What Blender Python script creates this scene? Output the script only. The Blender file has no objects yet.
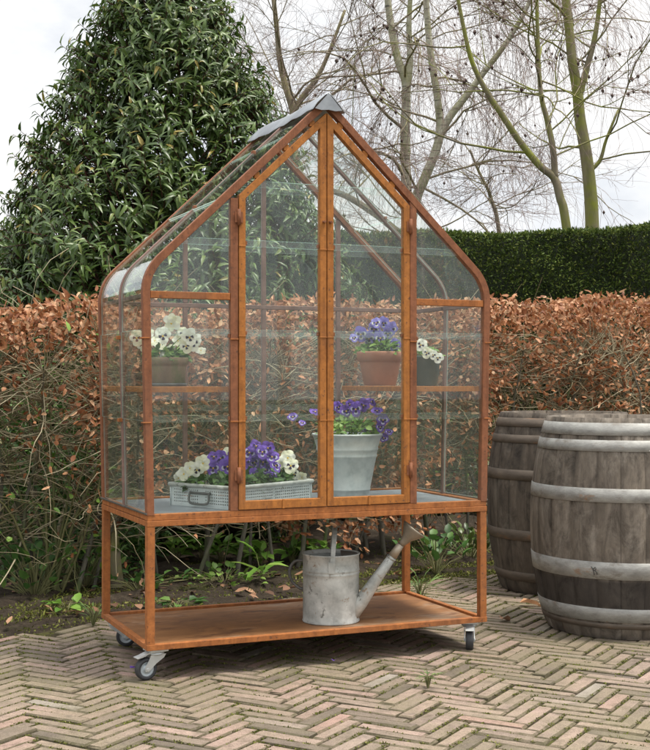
import bpy, math, random
import numpy as np
from mathutils import Vector, Matrix

random.seed(7)
rng = np.random.default_rng(11)
SC = bpy.context.scene
COL = SC.collection
G = -0.095                      # ground level (the trolley's lower frame is z = 0)
W, D = 1.2, 0.6                 # trolley width and depth
CAM = np.array([-1.0189, -3.7439, 0.8238]); YAW, PITCH, FPX = 0.40664, 0.00575, 1254.2
FWD = np.array([math.sin(YAW) * math.cos(PITCH), math.cos(YAW) * math.cos(PITCH), math.sin(PITCH)])
RGT = np.array([math.cos(YAW), -math.sin(YAW), 0.0]); UPV = np.cross(RGT, FWD)


def at(px, py, d):
    """world point seen at picture position px,py (650x750 frame) at depth d metres"""
    return CAM + (FWD + RGT * (px - 325) / FPX + UPV * (375 - py) / FPX) * d


# ------------------------------------------------------------------ helpers
def tag(o, label=None, cat=None, group=None, kind=None):
    if label: o['label'] = label
    if cat: o['category'] = cat
    if group: o['group'] = group
    if kind: o['kind'] = kind
    return o


def empty(name, loc, label, cat, group=None, rz=0.0):
    o = bpy.data.objects.new(name, None); COL.objects.link(o)
    o.location = loc; o.rotation_euler = (0, 0, rz); o.empty_display_size = 0.1
    return tag(o, label, cat, group)


def link(name, me, parent=None):
    o = bpy.data.objects.new(name, me); COL.objects.link(o)
    if parent: o.parent = parent
    return o


def worldloc(p):
    v = Vector((0, 0, 0))
    while p is not None:
        v = v + p.location; p = p.parent
    return v


class MB:
    """collects shapes, builds ONE mesh object"""
    def __init__(s): s.v = []; s.f = []; s.m = []; s.sm = []

    def add(s, vs, fs, mi=0, smooth=False):
        b = len(s.v); s.v += [tuple(map(float, v)) for v in vs]
        for f in fs: s.f.append([i + b for i in f]); s.m.append(mi); s.sm.append(smooth)
        return s

    def box(s, x0, x1, y0, y1, z0, z1, mi=0):
        vs = [(x, y, z) for z in (z0, z1) for y in (y0, y1) for x in (x0, x1)]
        return s.add(vs, [(0, 2, 3, 1), (4, 5, 7, 6), (0, 1, 5, 4), (2, 6, 7, 3), (0, 4, 6, 2), (1, 3, 7, 5)], mi)

    def prism(s, poly, y0, y1, mi=0, me=None):
        """polygon in x,z extruded along y"""
        n = len(poly)
        vs = [(x, y0, z) for x, z in poly] + [(x, y1, z) for x, z in poly]
        s.add(vs, [list(range(n)), list(range(2 * n - 1, n - 1, -1))], mi)
        return s.add(vs, [(i, i + n, (i + 1) % n + n, (i + 1) % n) for i in range(n)], mi if me is None else me)

    def strip(s, A, B, y0, y1, mi=0, me=None, closed=False):
        """band between two polylines A,B in x,z extruded along y"""
        n = len(A)
        vs = [(x, y0, z) for x, z in A] + [(x, y0, z) for x, z in B] + [(x, y1, z) for x, z in A] + [(x, y1, z) for x, z in B]
        fs = []; fe = []
        rngi = range(n if closed else n - 1)
        for i in rngi:
            j = (i + 1) % n
            fs += [(i, j, j + n, i + n), (i + 2 * n, i + 3 * n, j + 3 * n, j + 2 * n)]
            (fs if me is None else fs).extend([(i, i + 2 * n, j + 2 * n, j), (i + n, j + n, j + 3 * n, i + 3 * n)])
        if not closed:
            fe += [(0, n, 3 * n, 2 * n), (n - 1, 3 * n - 1, 4 * n - 1, 2 * n - 1)]
        s.add(vs, fs, mi)
        if fe: s.v += []; b = len(s.v) - len(vs); s.f += [[q + b for q in f] for f in fe]; s.m += [mi if me is None else me] * len(fe); s.sm += [False] * len(fe)
        return s

    def tube(s, pts, rad, n=8, mi=0, caps=True, smooth=True):
        pts = [Vector(p) for p in pts]
        if not hasattr(rad, '__len__'): rad = [rad] * len(pts)
        vs = []; fs = []; prev = None
        for i, p in enumerate(pts):
            t = (pts[min(i + 1, len(pts) - 1)] - pts[max(i - 1, 0)]).normalized()
            if prev is None:
                a = t.orthogonal().normalized()
            else:
                a = (prev - t * prev.dot(t)).normalized()
            prev = a; b = t.cross(a)
            for k in range(n):
                q = 2 * math.pi * k / n
                vs.append(p + (a * math.cos(q) + b * math.sin(q)) * rad[i])
        for i in range(len(pts) - 1):
            for k in range(n):
                k2 = (k + 1) % n
                fs.append((i * n + k, i * n + k2, (i + 1) * n + k2, (i + 1) * n + k))
        s.add(vs, fs, mi, smooth)
        if caps:
            b = len(s.v) - len(vs)
            s.f += [[b + k for k in range(n)][::-1], [b + (len(pts) - 1) * n + k for k in range(n)]]
            s.m += [mi, mi]; s.sm += [False, False]
        return s

    def lathe(s, prof, n=32, c=(0, 0, 0), mi=0, smooth=True, axis='z', sharp=False):
        vs = []; fs = []
        for r, h in prof:
            for k in range(n):
                q = 2 * math.pi * k / n
                if axis == 'z': vs.append((c[0] + r * math.cos(q), c[1] + r * math.sin(q), c[2] + h))
                elif axis == 'y': vs.append((c[0] + r * math.cos(q), c[1] + h, c[2] + r * math.sin(q)))
                else: vs.append((c[0] + h, c[1] + r * math.cos(q), c[2] + r * math.sin(q)))
        for i in range(len(prof) - 1):
            for k in range(n):
                k2 = (k + 1) % n
                fs.append((i * n + k, i * n + k2, (i + 1) * n + k2, (i + 1) * n + k))
        return s.add(vs, fs, mi, smooth)

    def xform(s, M):
        s.v = [tuple(M @ Vector(v)) for v in s.v]; return s

    def mesh(s, name, mats, origin=(0, 0, 0)):
        me = bpy.data.meshes.new(name)
        o = origin
        me.from_pydata([(x - o[0], y - o[1], z - o[2]) for x, y, z in s.v], [], s.f)
        for m in (mats if isinstance(mats, (list, tuple)) else [mats]): me.materials.append(m)
        me.polygons.foreach_set('material_index', s.m)
        me.polygons.foreach_set('use_smooth', s.sm)
        me.update()
        return me

    def build(s, name, mats, parent=None, bevel=0.0, seg=2, recalc=True, local=False):
        """world coordinates in, the object's own origin at its parent's"""
        org = worldloc(parent) if (parent is not None and not local) else Vector((0, 0, 0))
        me = s.mesh(name, mats, org)
        if recalc:
            import bmesh
            bm = bmesh.new(); bm.from_mesh(me); bmesh.ops.recalc_face_normals(bm, faces=bm.faces); bm.to_mesh(me); bm.free()
        o = link(name, me, parent)
        if bevel:
            b = o.modifiers.new('bevel', 'BEVEL'); b.width = bevel; b.segments = seg; b.limit_method = 'ANGLE'; b.angle_limit = 0.6
            b.harden_normals = False
        return o


def arr_mesh(name, V, quads=None, tris=None, mats=None, tone=None, smooth=True, mi=None):
    """fast mesh from numpy arrays; tone = (per quad, per tri) floats on the faces"""
    me = bpy.data.meshes.new(name)
    V = np.asarray(V, dtype=np.float32)
    quads = np.zeros((0, 4), np.int32) if quads is None else np.asarray(quads, np.int32)
    tris = np.zeros((0, 3), np.int32) if tris is None else np.asarray(tris, np.int32)
    nq, nt = len(quads), len(tris)
    me.vertices.add(len(V)); me.vertices.foreach_set('co', V.ravel())
    me.loops.add(nq * 4 + nt * 3)
    me.loops.foreach_set('vertex_index', np.concatenate([quads.ravel(), tris.ravel()]).astype(np.int32))
    me.polygons.add(nq + nt)
    me.polygons.foreach_set('loop_start', np.concatenate([np.arange(nq) * 4, nq * 4 + np.arange(nt) * 3]).astype(np.int32))
    me.polygons.foreach_set('use_smooth', np.full(nq + nt, smooth))
    for m in (mats if isinstance(mats, (list, tuple)) else [mats]): me.materials.append(m)
    if mi is not None: me.polygons.foreach_set('material_index', np.asarray(mi, np.int32))
    me.update(calc_edges=True)
    if tone is not None:
        a = me.attributes.new('tone', 'FLOAT', 'FACE'); a.data.foreach_set('value', np.asarray(tone, np.float32))
    me.validate()
    return me


def unit(a): return a / np.maximum(np.linalg.norm(a, axis=-1, keepdims=True), 1e-9)


def leaf_arrays(P, Dr, N, L, Wd, curl=0.25, fold=0.2, tone=None, shape='lance'):
    """leaf blades: 8 points, 2 quads, 4 triangles each"""
    n = len(P); Dr = unit(np.asarray(Dr, float)); N = np.asarray(N, float)
    S = unit(np.cross(Dr, N)); N = np.cross(S, Dr)
    L = np.broadcast_to(np.asarray(L, float), (n,)); Wd = np.broadcast_to(np.asarray(Wd, float), (n,))
    curl = np.broadcast_to(np.asarray(curl, float), (n,)); fold = np.broadcast_to(np.asarray(fold, float), (n,))
    if shape == 'lance': tp = [(0, 0), (.3, -1), (.3, 0), (.3, 1), (.68, -.75), (.68, 0), (.68, .75), (1, 0)]
    else: tp = [(0, 0), (.28, -.95), (.28, 0), (.28, .95), (.68, -.85), (.68, 0), (.68, .85), (1, 0)]
    out = []
    for t, s in tp:
        h = -curl * t * t * L + fold * abs(s) * Wd * .5
        out.append(P + Dr * (t * L)[:, None] + S * (s * Wd * .5)[:, None] + N * h[:, None])
    V = np.stack(out, 1).reshape(-1, 3)
    b = (np.arange(n) * 8)[:, None]
    T = np.concatenate([b + np.array(t) for t in ([0, 2, 1], [0, 3, 2], [4, 5, 7], [5, 6, 7])], 1).reshape(-1, 3)
    Q = np.concatenate([b + np.array(q) for q in ([1, 2, 5, 4], [2, 3, 6, 5])], 1).reshape(-1, 4)
    if tone is None: tone = rng.random(n)
    tn = np.concatenate([np.repeat(tone, 2), np.repeat(tone, 4)])
    return V, Q, T, tn


def leaves(name, mat, P, Dr, N, L, Wd, parent=None, org=None, **k):
    if org is None: org = np.array(worldloc(parent)) if parent is not None else np.zeros(3)
    V, Q, T, tn = leaf_arrays(np.asarray(P, float), Dr, N, L, Wd, **k)
    return link(name, arr_mesh(name, V - org, Q, T, mat, tn), parent)


def tubes_arrays(paths, n=3):
    Vs = []; Qs = []; b = 0; tn = []
    for pts, rad in paths:
        pts = np.asarray(pts, float); k = len(pts)
        rad = np.broadcast_to(np.asarray(rad, float), (k,))
        t = np.gradient(pts, axis=0); t = unit(t)
        ref = np.array([.31, .87, .38]) if abs(t[0] @ np.array([.31, .87, .38])) < .9 else np.array([1., 0, 0])
        a = unit(np.cross(t, ref)); c = np.cross(t, a)
        q = 2 * np.pi * np.arange(n) / n
        ring = pts[:, None, :] + (a[:, None, :] * np.cos(q)[None, :, None] + c[:, None, :] * np.sin(q)[None, :, None]) * rad[:, None, None]
        Vs.append(ring.reshape(-1, 3))
        i = np.arange(k - 1)[:, None] * n; j = np.arange(n)[None, :]; j2 = (j + 1) % n
        Qs.append(np.stack([b + i + j, b + i + j2, b + i + n + j2, b + i + n + j], -1).reshape(-1, 4))
        tn.append(np.full((k - 1) * n, random.random()))
        b += k * n
    return np.concatenate(Vs), np.concatenate(Qs), np.concatenate(tn)


def tubes(name, mat, paths, parent=None, n=3):
    org = np.array(worldloc(parent)) if parent is not None else np.zeros(3)
    V, Q, tn = tubes_arrays(paths, n)
    return link(name, arr_mesh(name, V - org, Q, None, mat, tn), parent)


def wander(p, d, L, k, jit, grav=0.0):
    """a crooked path of k points"""
    p = np.array(p, float); d = np.array(d, float); d /= np.linalg.norm(d)
    out = [p.copy()]
    for _ in range(k - 1):
        d = d + rng.normal(0, jit, 3) + np.array([0, 0, -grav]); d /= np.linalg.norm(d)
        p = p + d * L / (k - 1); out.append(p.copy())
    return np.array(out)


def smoothpath(pts, k=4):
    """catmull-rom through pts"""
    P = [np.array(p, float) for p in pts]; P = [2 * P[0] - P[1]] + P + [2 * P[-1] - P[-2]]
    out = []
    for i in range(1, len(P) - 2):
        for u in np.linspace(0, 1, k, endpoint=False):
            a, b, c, d = P[i - 1:i + 3]
            out.append(.5 * ((2 * b) + (c - a) * u + (2 * a - 5 * b + 4 * c - d) * u * u + (3 * b - a - 3 * c + d) * u ** 3))
    out.append(P[-2]); return np.array(out)


# ------------------------------------------------------------------ materials
def new_mat(name):
    m = bpy.data.materials.new(name); m.use_nodes = True
    nt = m.node_tree; nt.nodes.clear()
    out = nt.nodes.new('ShaderNodeOutputMaterial')
    return m, nt, out


def nd(nt, t, **k):
    n = nt.nodes.new(t)
    for a, b in k.items():
        if a.startswith('i_'): n.inputs[a[2:].replace('_', ' ')].default_value = b
        else: setattr(n, a, b)
    return n


def ramp(nt, stops, src=None, interp='LINEAR'):
    r = nt.nodes.new('ShaderNodeValToRGB'); r.color_ramp.interpolation = interp
    e = r.color_ramp.elements
    while len(e) < len(stops): e.new(0.5)
    for q, (p, c) in zip(e, stops): q.position = p; q.color = (*c, 1) if len(c) == 3 else c
    if src is not None: nt.links.new(src, r.inputs[0])
    return r


def noise(nt, scale, detail=5, rough=.6, vec=None, dist=0.0):
    n = nt.nodes.new('ShaderNodeTexNoise'); n.inputs['Scale'].default_value = scale
    n.inputs['Detail'].default_value = detail; n.inputs['Roughness'].default_value = rough; n.inputs['Distortion'].default_value = dist
    if vec is not None: nt.links.new(vec, n.inputs['Vector'])
    return n


def coords(nt, scale=(1, 1, 1), kind='Object'):
    tc = nt.nodes.new('ShaderNodeTexCoord'); mp = nt.nodes.new('ShaderNodeMapping'); mp.inputs['Scale'].default_value = scale
    nt.links.new(tc.outputs[kind], mp.inputs['Vector']); return mp.outputs['Vector']


def mixc(nt, fac, a, b, mode='MIX'):
    m = nt.nodes.new('ShaderNodeMix'); m.data_type = 'RGBA'; m.blend_type = mode
    for s, v in ((0, fac), (6, a), (7, b)):
        if hasattr(v, 'is_output') or isinstance(v, bpy.types.NodeSocket): nt.links.new(v, m.inputs[s])
        else: m.inputs[s].default_value = v if s == 0 else (*v, 1)
    return m.outputs[2]


def bsdf(nt, out, rough=.6, metal=0.0, spec=.5):
    p = nt.nodes.new('ShaderNodeBsdfPrincipled'); p.inputs['Roughness'].default_value = rough; p.inputs['Metallic'].default_value = metal
    p.inputs['Specular IOR Level'].default_value = spec
    nt.links.new(p.outputs[0], out.inputs[0]); return p


def bump(nt, p, h, strength=.3, dist=.004):
    b = nt.nodes.new('ShaderNodeBump'); b.inputs['Strength'].default_value = strength; b.inputs['Distance'].default_value = dist
    nt.links.new(h, b.inputs['Height']); nt.links.new(b.outputs[0], p.inputs['Normal'])


def mottled(name, stops, scale=12, rough=.7, metal=0.0, bstr=.3, bdist=.002, stretch=(1, 1, 1), second=None, spec=.5, rvar=0.0):
    """stops: colour ramp over noise; second = (colour, scale, lo, hi) patches"""
    m, nt, out = new_mat(name); p = bsdf(nt, out, rough, metal, spec)
    v = coords(nt, stretch); n = noise(nt, scale, 7, .65, v); c = ramp(nt, stops, n.outputs['Fac']).outputs[0]
    if second:
        for col, sc, lo, hi in (second if isinstance(second, list) else [second]):
            n2 = noise(nt, sc, 6, .7, v, .3); r2 = ramp(nt, [(lo, (0, 0, 0)), (hi, (1, 1, 1))], n2.outputs['Fac'])
            c = mixc(nt, r2.outputs[0], c, col)
    nt.links.new(c, p.inputs['Base Color'])
    if rvar:
        mr = nt.nodes.new('ShaderNodeMapRange'); nt.links.new(n.outputs['Fac'], mr.inputs[0])
        mr.inputs[3].default_value = rough - rvar; mr.inputs[4].default_value = rough + rvar; nt.links.new(mr.outputs[0], p.inputs['Roughness'])
    if bstr:
        n3 = noise(nt, scale * 6, 4, .6, v); bump(nt, p, n3.outputs['Fac'], bstr, bdist)
    return m


def toned(name, stops, rough=.5, trans=.2, spec=.4, nscale=0, sub=None):
    """colour from the per-face 'tone' value, some light through the blade"""
    m, nt, out = new_mat(name); p = bsdf(nt, out, rough, 0, spec)
    a = nd(nt, 'ShaderNodeAttribute', attribute_name='tone'); r = ramp(nt, stops, a.outputs['Fac']); c = r.outputs[0]
    if nscale:
        n = noise(nt, nscale, 4, .6, coords(nt)); k = ramp(nt, [(.3, (.6, .6, .6)), (.7, (1.25, 1.25, 1.25))], n.outputs['Fac'])
        c = mixc(nt, 1.0, c, k.outputs[0], 'MULTIPLY')
    nt.links.new(c, p.inputs['Base Color'])
    if trans:
        t = nt.nodes.new('ShaderNodeBsdfTranslucent'); nt.links.new(c, t.inputs[0]); mx = nt.nodes.new('ShaderNodeMixShader')
        mx.inputs[0].default_value = trans; nt.links.new(p.outputs[0], mx.inputs[1]); nt.links.new(t.outputs[0], mx.inputs[2]); nt.links.new(mx.outputs[0], out.inputs[0])
    return m


M = {}
def rusty(name, base, dark, light, stretch=(1, 1, 1), rough=.72):
    m, nt, out = new_mat(name); p = bsdf(nt, out, rough, 0, .35)
    v = coords(nt, stretch)
    n = noise(nt, 13, 8, .62, coords(nt, (1, 1, .35)), .2); c = ramp(nt, [(.22, dark), (.42, base), (.62, base), (.8, light)], n.outputs['Fac']).outputs[0]
    n2 = noise(nt, 55, 5, .7, v); r2 = ramp(nt, [(.35, (.74, .72, .7)), (.65, (1.1, 1.09, 1.05))], n2.outputs['Fac'])
    c = mixc(nt, 1.0, c, r2.outputs[0], 'MULTIPLY')
    n6 = noise(nt, 7, 6, .7, coords(nt, (7, 7, .5)), .1); r6 = ramp(nt, [(.36, (.78, .75, .73)), (.5, (1, 1, 1)), (.7, (1.07, 1.07, 1.09))], n6.outputs['Fac']); c = mixc(nt, 1.0, c, r6.outputs[0], 'MULTIPLY')
    n7 = noise(nt, 95, 3, .55, v); r7 = ramp(nt, [(.62, (0, 0, 0)), (.72, (.8, .8, .8))], n7.outputs['Fac']); c = mixc(nt, r7.outputs[0], c, (.085, .04, .025))
    n4 = noise(nt, 3.1, 3, .6, v); r4 = ramp(nt, [(.55, (0, 0, 0)), (.8, (.55, .55, .55))], n4.outputs['Fac'])
    c = mixc(nt, r4.outputs[0], c, (.16, .085, .055))
    nt.links.new(c, p.inputs['Base Color'])
    n3 = noise(nt, 170, 4, .7, v); bump(nt, p, n3.outputs['Fac'], .45, .0012)
    return m
M['rust'] = rusty('rusted_steel', (.35, .125, .035), (.22, .075, .026), (.44, .19, .06))
M['rust_red'] = rusty('rusted_steel_reddish', (.235, .09, .042), (.14, .058, .033), (.32, .14, .068))
M['rust_door'] = rusty('rusted_steel_orange', (.37, .14, .03), (.25, .088, .022), (.44, .185, .045))
M['rust_sheet'] = mottled('rusted_sheet', [(.28, (.11, .05, .022)), (.45, (.2, .092, .036)), (.58, (.27, .128, .05)), (.75, (.27, .155, .085))], 6, .6, 0, .4, .001,
                          (.5, 1, 1), [((.36, .27, .19), 3.1, .54, .7), ((.12, .052, .024), 11, .52, .64)], spec=.35)
M['rib'] = mottled('rib_grey_brown', [(.3, (.13, .075, .06)), (.6, (.23, .14, .115)), (.75, (.3, .2, .17))], 14, .6, .2)
M['lead'] = mottled('lead_sheet', [(.3, (.2, .21, .23)), (.6, (.33, .35, .37)), (.8, (.42, .43, .44))], 8, .42, .55, .25, .002, second=((.2, .17, .13), 6, .6, .75))
M['zinc'] = mottled('galvanised_zinc', [(.3, (.42, .46, .46)), (.5, (.57, .61, .6)), (.75, (.68, .71, .69))], 22, .5, .35, .15, .001, second=((.3, .31, .29), 5, .58, .75))
M['zinc_old'] = mottled('weathered_zinc', [(.3, (.25, .26, .24)), (.5, (.44, .45, .42)), (.7, (.6, .61, .57))], 13, .62, .25, .2, .0015,
                        second=[((.27, .19, .12), 19, .61, .68), ((.66, .67, .63), 6, .52, .64), ((.17, .17, .15), 24, .6, .67)])
M['zinc_dark'] = mottled('dull_dark_zinc', [(.3, (.09, .09, .085)), (.7, (.2, .2, .19))], 14, .55, .4, .15)
M['traytop'] = mottled('grey_zinc_floor', [(.3, (.23, .26, .29)), (.7, (.36, .39, .42))], 6, .45, .3, .1, .001)
M['caster'] = mottled('zinc_plated_caster', [(.3, (.5, .53, .53)), (.7, (.66, .68, .67))], 20, .38, .5, .05)
M['rubber'] = mottled('black_rubber', [(.3, (.02, .021, .023)), (.7, (.045, .046, .05))], 30, .65, 0, .2)
M['hub'] = mottled('pale_hub', [(.3, (.38, .44, .47)), (.7, (.52, .57, .6))], 30, .4, .3, .1)
M['lead_strip'] = mottled('dark_glazing_bead', [(.3, (.06, .055, .045)), (.7, (.15, .14, .12))], 30, .5, .3, .2)
M['terracotta'] = mottled('terracotta', [(.3, (.34, .15, .09)), (.6, (.43, .2, .125)), (.8, (.48, .27, .19))], 9, .8, 0, .2, .001, second=((.5, .36, .29), 5, .6, .8))
M['mossy_clay'] = mottled('mossy_clay', [(.3, (.15, .1, .06)), (.6, (.24, .165, .1)), (.8, (.3, .24, .17))], 14, .85, 0, .3, .001, (1, 1, .5), ((.1, .13, .035), 7, .5, .66))
M['green_glaze'] = mottled('dark_green_glaze', [(.3, (.03, .05, .04)), (.7, (.075, .1, .08))], 8, .3, 0, .05)
M['potting'] = mottled('potting_soil', [(.3, (.018, .013, .009)), (.7, (.05, .036, .025))], 40, .95, 0, .8, .004)


def glass(name='clear_glass', lo=.006, hi=.042):
    m, nt, out = new_mat(name)
    g = nt.nodes.new('ShaderNodeNewGeometry')
    lw = nd(nt, 'ShaderNodeLayerWeight'); lw.inputs['Blend'].default_value = .5
    pw = nd(nt, 'ShaderNodeMath', operation='POWER'); pw.inputs[1].default_value = 5.0; nt.links.new(lw.outputs['Facing'], pw.inputs[0])
    ma = nd(nt, 'ShaderNodeMath', operation='MULTIPLY_ADD'); ma.inputs[1].default_value = .9; ma.inputs[2].default_value = .02; nt.links.new(pw.outputs[0], ma.inputs[0])
    tr = nt.nodes.new('ShaderNodeBsdfTransparent'); tr.inputs[0].default_value = (.975, .99, .98, 1)
    gl = nt.nodes.new('ShaderNodeBsdfGlossy'); gl.inputs['Roughness'].default_value = .015; gl.inputs[0].default_value = (.97, 1, .99, 1)
    # thin film of dried rain and dust, streaky
    v = coords(nt, (6, 6, .7)); n = noise(nt, 2.2, 6, .65, v, .4)
    mr = nd(nt, 'ShaderNodeMapRange'); nt.links.new(n.outputs['Fac'], mr.inputs[0]); mr.inputs[1].default_value = .35; mr.inputs[2].default_value = .75
    mr.inputs[3].default_value = lo; mr.inputs[4].default_value = hi
    df = nt.nodes.new('ShaderNodeBsdfDiffuse'); df.inputs[0].default_value = (.72, .78, .75, 1)
    tl = nt.nodes.new('ShaderNodeBsdfTranslucent'); tl.inputs[0].default_value = (.72, .78, .75, 1)
    dt = nt.nodes.new('ShaderNodeMixShader'); nt.links.new(df.outputs[0], dt.inputs[1]); nt.links.new(tl.outputs[0], dt.inputs[2])
    m0 = nt.nodes.new('ShaderNodeMixShader'); nt.links.new(mr.outputs[0], m0.inputs[0]); nt.links.new(tr.outputs[0], m0.inputs[1]); nt.links.new(dt.outputs[0], m0.inputs[2])
    m1 = nt.nodes.new('ShaderNodeMixShader'); nt.links.new(ma.outputs[0], m1.inputs[0]); nt.links.new(m0.outputs[0], m1.inputs[1]); nt.links.new(gl.outputs[0], m1.inputs[2])
    nt.links.new(m1.outputs[0], out.inputs[0]); return m
M['glass'] = glass()
M['grime'] = glass('glass_with_dirt_in_the_lap', .02, .1)
def glass_edge():
    m, nt, out = new_mat('glass_cut_edge')
    tr = nt.nodes.new('ShaderNodeBsdfTransparent'); tr.inputs[0].default_value = (.8, .95, .88, 1)
    df = nt.nodes.new('ShaderNodeBsdfTranslucent'); df.inputs[0].default_value = (.62, .8, .74, 1)
    d2 = nt.nodes.new('ShaderNodeBsdfDiffuse'); d2.inputs[0].default_value = (.62, .8, .74, 1)
    a = nt.nodes.new('ShaderNodeMixShader'); nt.links.new(df.outputs[0], a.inputs[1]); nt.links.new(d2.outputs[0], a.inputs[2])
    mx = nt.nodes.new('ShaderNodeMixShader'); mx.inputs[0].default_value = .6
    nt.links.new(tr.outputs[0], mx.inputs[1]); nt.links.new(a.outputs[0], mx.inputs[2]); nt.links.new(mx.outputs[0], out.inputs[0]); return m
M['edge'] = glass_edge()

M['laurel'] = toned('laurel_leaf', [(0, (.03, .058, .014)), (.45, (.066, .114, .025)), (.8, (.11, .168, .037)), (.97, (.16, .19, .04)), (1, (.28, .22, .05))], .36, .2, .4)
M['laurel_twig'] = toned('laurel_twig', [(0, (.06, .02, .018)), (1, (.12, .045, .035))], .6, 0)
M['beech'] = toned('dry_beech_leaf', [(0, (.17, .058, .022)), (.35, (.34, .13, .052)), (.7, (.5, .235, .11)), (1, (.62, .39, .23))], .55, .25, .35, 60)
M['twig'] = toned('beech_twig', [(0, (.1, .08, .045)), (.5, (.22, .18, .105)), (1, (.42, .37, .25))], .75, 0, .3)
M['stem'] = mottled('hedge_stem_bark', [(.3, (.07, .065, .05)), (.6, (.13, .12, .09)), (.8, (.2, .19, .15))], 30, .85, 0, .5, .003, (1, 1, .4), ((.08, .11, .03), 9, .5, .65))
M['conifer'] = toned('conifer_spray', [(0, (.03, .05, .012)), (.5, (.075, .115, .022)), (.85, (.13, .18, .036)), (1, (.26, .28, .07))], .65, .15, .2)
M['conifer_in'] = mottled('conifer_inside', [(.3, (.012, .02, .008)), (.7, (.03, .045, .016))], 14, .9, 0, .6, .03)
M['birch'] = None
M['green_leaf'] = toned('fresh_green_leaf', [(0, (.07, .15, .02)), (.5, (.14, .28, .04)), (1, (.26, .4, .08))], .45, .3)
M['pansy_leaf'] = toned('pansy_leaf', [(0, (.025, .07, .015)), (.6, (.06, .14, .03)), (1, (.13, .23, .05))], .5, .2)
M['pansy_leaf_pale'] = toned('pansy_leaf_pale', [(0, (.06, .13, .02)), (.6, (.15, .27, .05)), (1, (.26, .38, .09))], .5, .25)
M['shrub_stem'] = toned('shrub_stem', [(0, (.1, .11, .04)), (1, (.2, .19, .08))], .7, 0)
M['moss'] = toned('moss', [(0, (.06, .065, .015)), (.5, (.12, .135, .03)), (.85, (.19, .2, .05)), (1, (.26, .24, .09))], .9, .15, .1)
M['litter'] = toned('leaf_litter', [(0, (.09, .045, .025)), (.5, (.2, .1, .055)), (1, (.38, .22, .13))], .7, .1)
M['grass'] = toned('grass_blade', [(0, (.05, .1, .02)), (1, (.14, .22, .05))], .6, .2)


def bark(name, stops, moss=None, scale=10, stretch=(1, 1, .25), marks=False):
    m, nt, out = new_mat(name); p = bsdf(nt, out, .8, 0, .25)
    v = coords(nt, stretch); n = noise(nt, scale, 7, .7, v); c = ramp(nt, stops, n.outputs['Fac']).outputs[0]
    if marks:
        v2 = coords(nt, (3, 3, 22)); n2 = noise(nt, 2.0, 3, .6, v2); r2 = ramp(nt, [(.56, (0, 0, 0)), (.64, (1, 1, 1))], n2.outputs['Fac'])
        c = mixc(nt, r2.outputs[0], c, (.09, .085, .07))
    if moss:
        n3 = noise(nt, 3.2, 5, .65, coords(nt)); r3 = ramp(nt, [(moss[1], (0, 0, 0)), (moss[2], (1, 1, 1))], n3.outputs['Fac'])
        c = mixc(nt, r3.outputs[0], c, moss[0])
    nt.links.new(c, p.inputs['Base Color']); n4 = noise(nt, 40, 4, .7, v); bump(nt, p, n4.outputs['Fac'], .6, .01)
    return m
M['birch'] = bark('birch_bark', [(.3, (.22, .21, .15)), (.55, (.4, .385, .3)), (.75, (.54, .53, .45))], ((.2, .2, .08), .45, .68), 8, (1, 1, .6), True)
M['mossbark'] = bark('mossy_bark', [(.3, (.09, .075, .05)), (.7, (.24, .2, .14))], ((.2, .22, .03), .4, .66), 14)
M['greybark'] = bark('grey_bark', [(.3, (.13, .105, .075)), (.7, (.29, .25, .18))], ((.24, .22, .09), .45, .7), 12)
M['finetwig'] = toned('fine_twig', [(0, (.14, .095, .09)), (.6, (.26, .19, .17)), (1, (.36, .28, .22))], .8, 0, .2)
M['cone'] = mottled('alder_cone', [(.3, (.04, .025, .02)), (.7, (.1, .06, .05))], 60, .9, 0, 0)

# ground
def brick_mat(name='worn_clay_pavers', grime=0):
    m, nt, out = new_mat(name); p = bsdf(nt, out, .82, 0, .25)
    a = nd(nt, 'ShaderNodeAttribute', attribute_name='tone')
    c = ramp(nt, [(0, (.12, .098, .083)), (.25, (.22, .172, .142)), (.5, (.3, .23, .19)), (.7, (.35, .255, .218)), (.86, (.36, .23, .2)), (1, (.31, .28, .25))], a.outputs['Fac']).outputs[0]
    v = coords(nt); n = noise(nt, 26, 8, .7, v); r = ramp(nt, [(.28, (.42, .4, .37)), (.46, (.88, .87, .85)), (.58, (1, .99, .97)), (.75, (1.22, 1.2, 1.16))], n.outputs['Fac'])
    c = mixc(nt, 1.0, c, r.outputs[0], 'MULTIPLY')
    n2 = noise(nt, 2.3, 6, .7, v, .5); r2 = ramp(nt, [(.44, (0, 0, 0)), (.68, (.72, .72, .72))], n2.outputs['Fac'])
    c = mixc(nt, r2.outputs[0], c, (.2, .18, .1))          # thin green film of algae in patches
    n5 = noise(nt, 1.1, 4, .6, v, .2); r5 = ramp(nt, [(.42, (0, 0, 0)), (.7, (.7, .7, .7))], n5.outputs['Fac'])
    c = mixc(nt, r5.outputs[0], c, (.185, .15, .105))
    n6 = noise(nt, 330, 3, .6, v); r6 = ramp(nt, [(.32, (.6, .58, .56)), (.5, (1, 1, 1)), (.68, (1.28, 1.27, 1.25))], n6.outputs['Fac']); c = mixc(nt, 1.0, c, r6.outputs[0], 'MULTIPLY')
    n7 = noise(nt, 9, 6, .75, v, .5); r7 = ramp(nt, [(.54, (0, 0, 0)), (.7, (.75, .75, .75))], n7.outputs['Fac']); c = mixc(nt, r7.outputs[0], c, (.12, .1, .075))
    if grime:
        ng = noise(nt, 40, 4, .6, v); rg = ramp(nt, [(.3, (.25, .25, .25)), (.6, (.85, .85, .85))], ng.outputs['Fac']); c = mixc(nt, rg.outputs[0], c, (.09, .08, .042))
    nt.links.new(c, p.inputs['Base Color']); n3 = noise(nt, 120, 5, .7, v); bump(nt, p, n3.outputs['Fac'], .8, .004)
    return m
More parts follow.
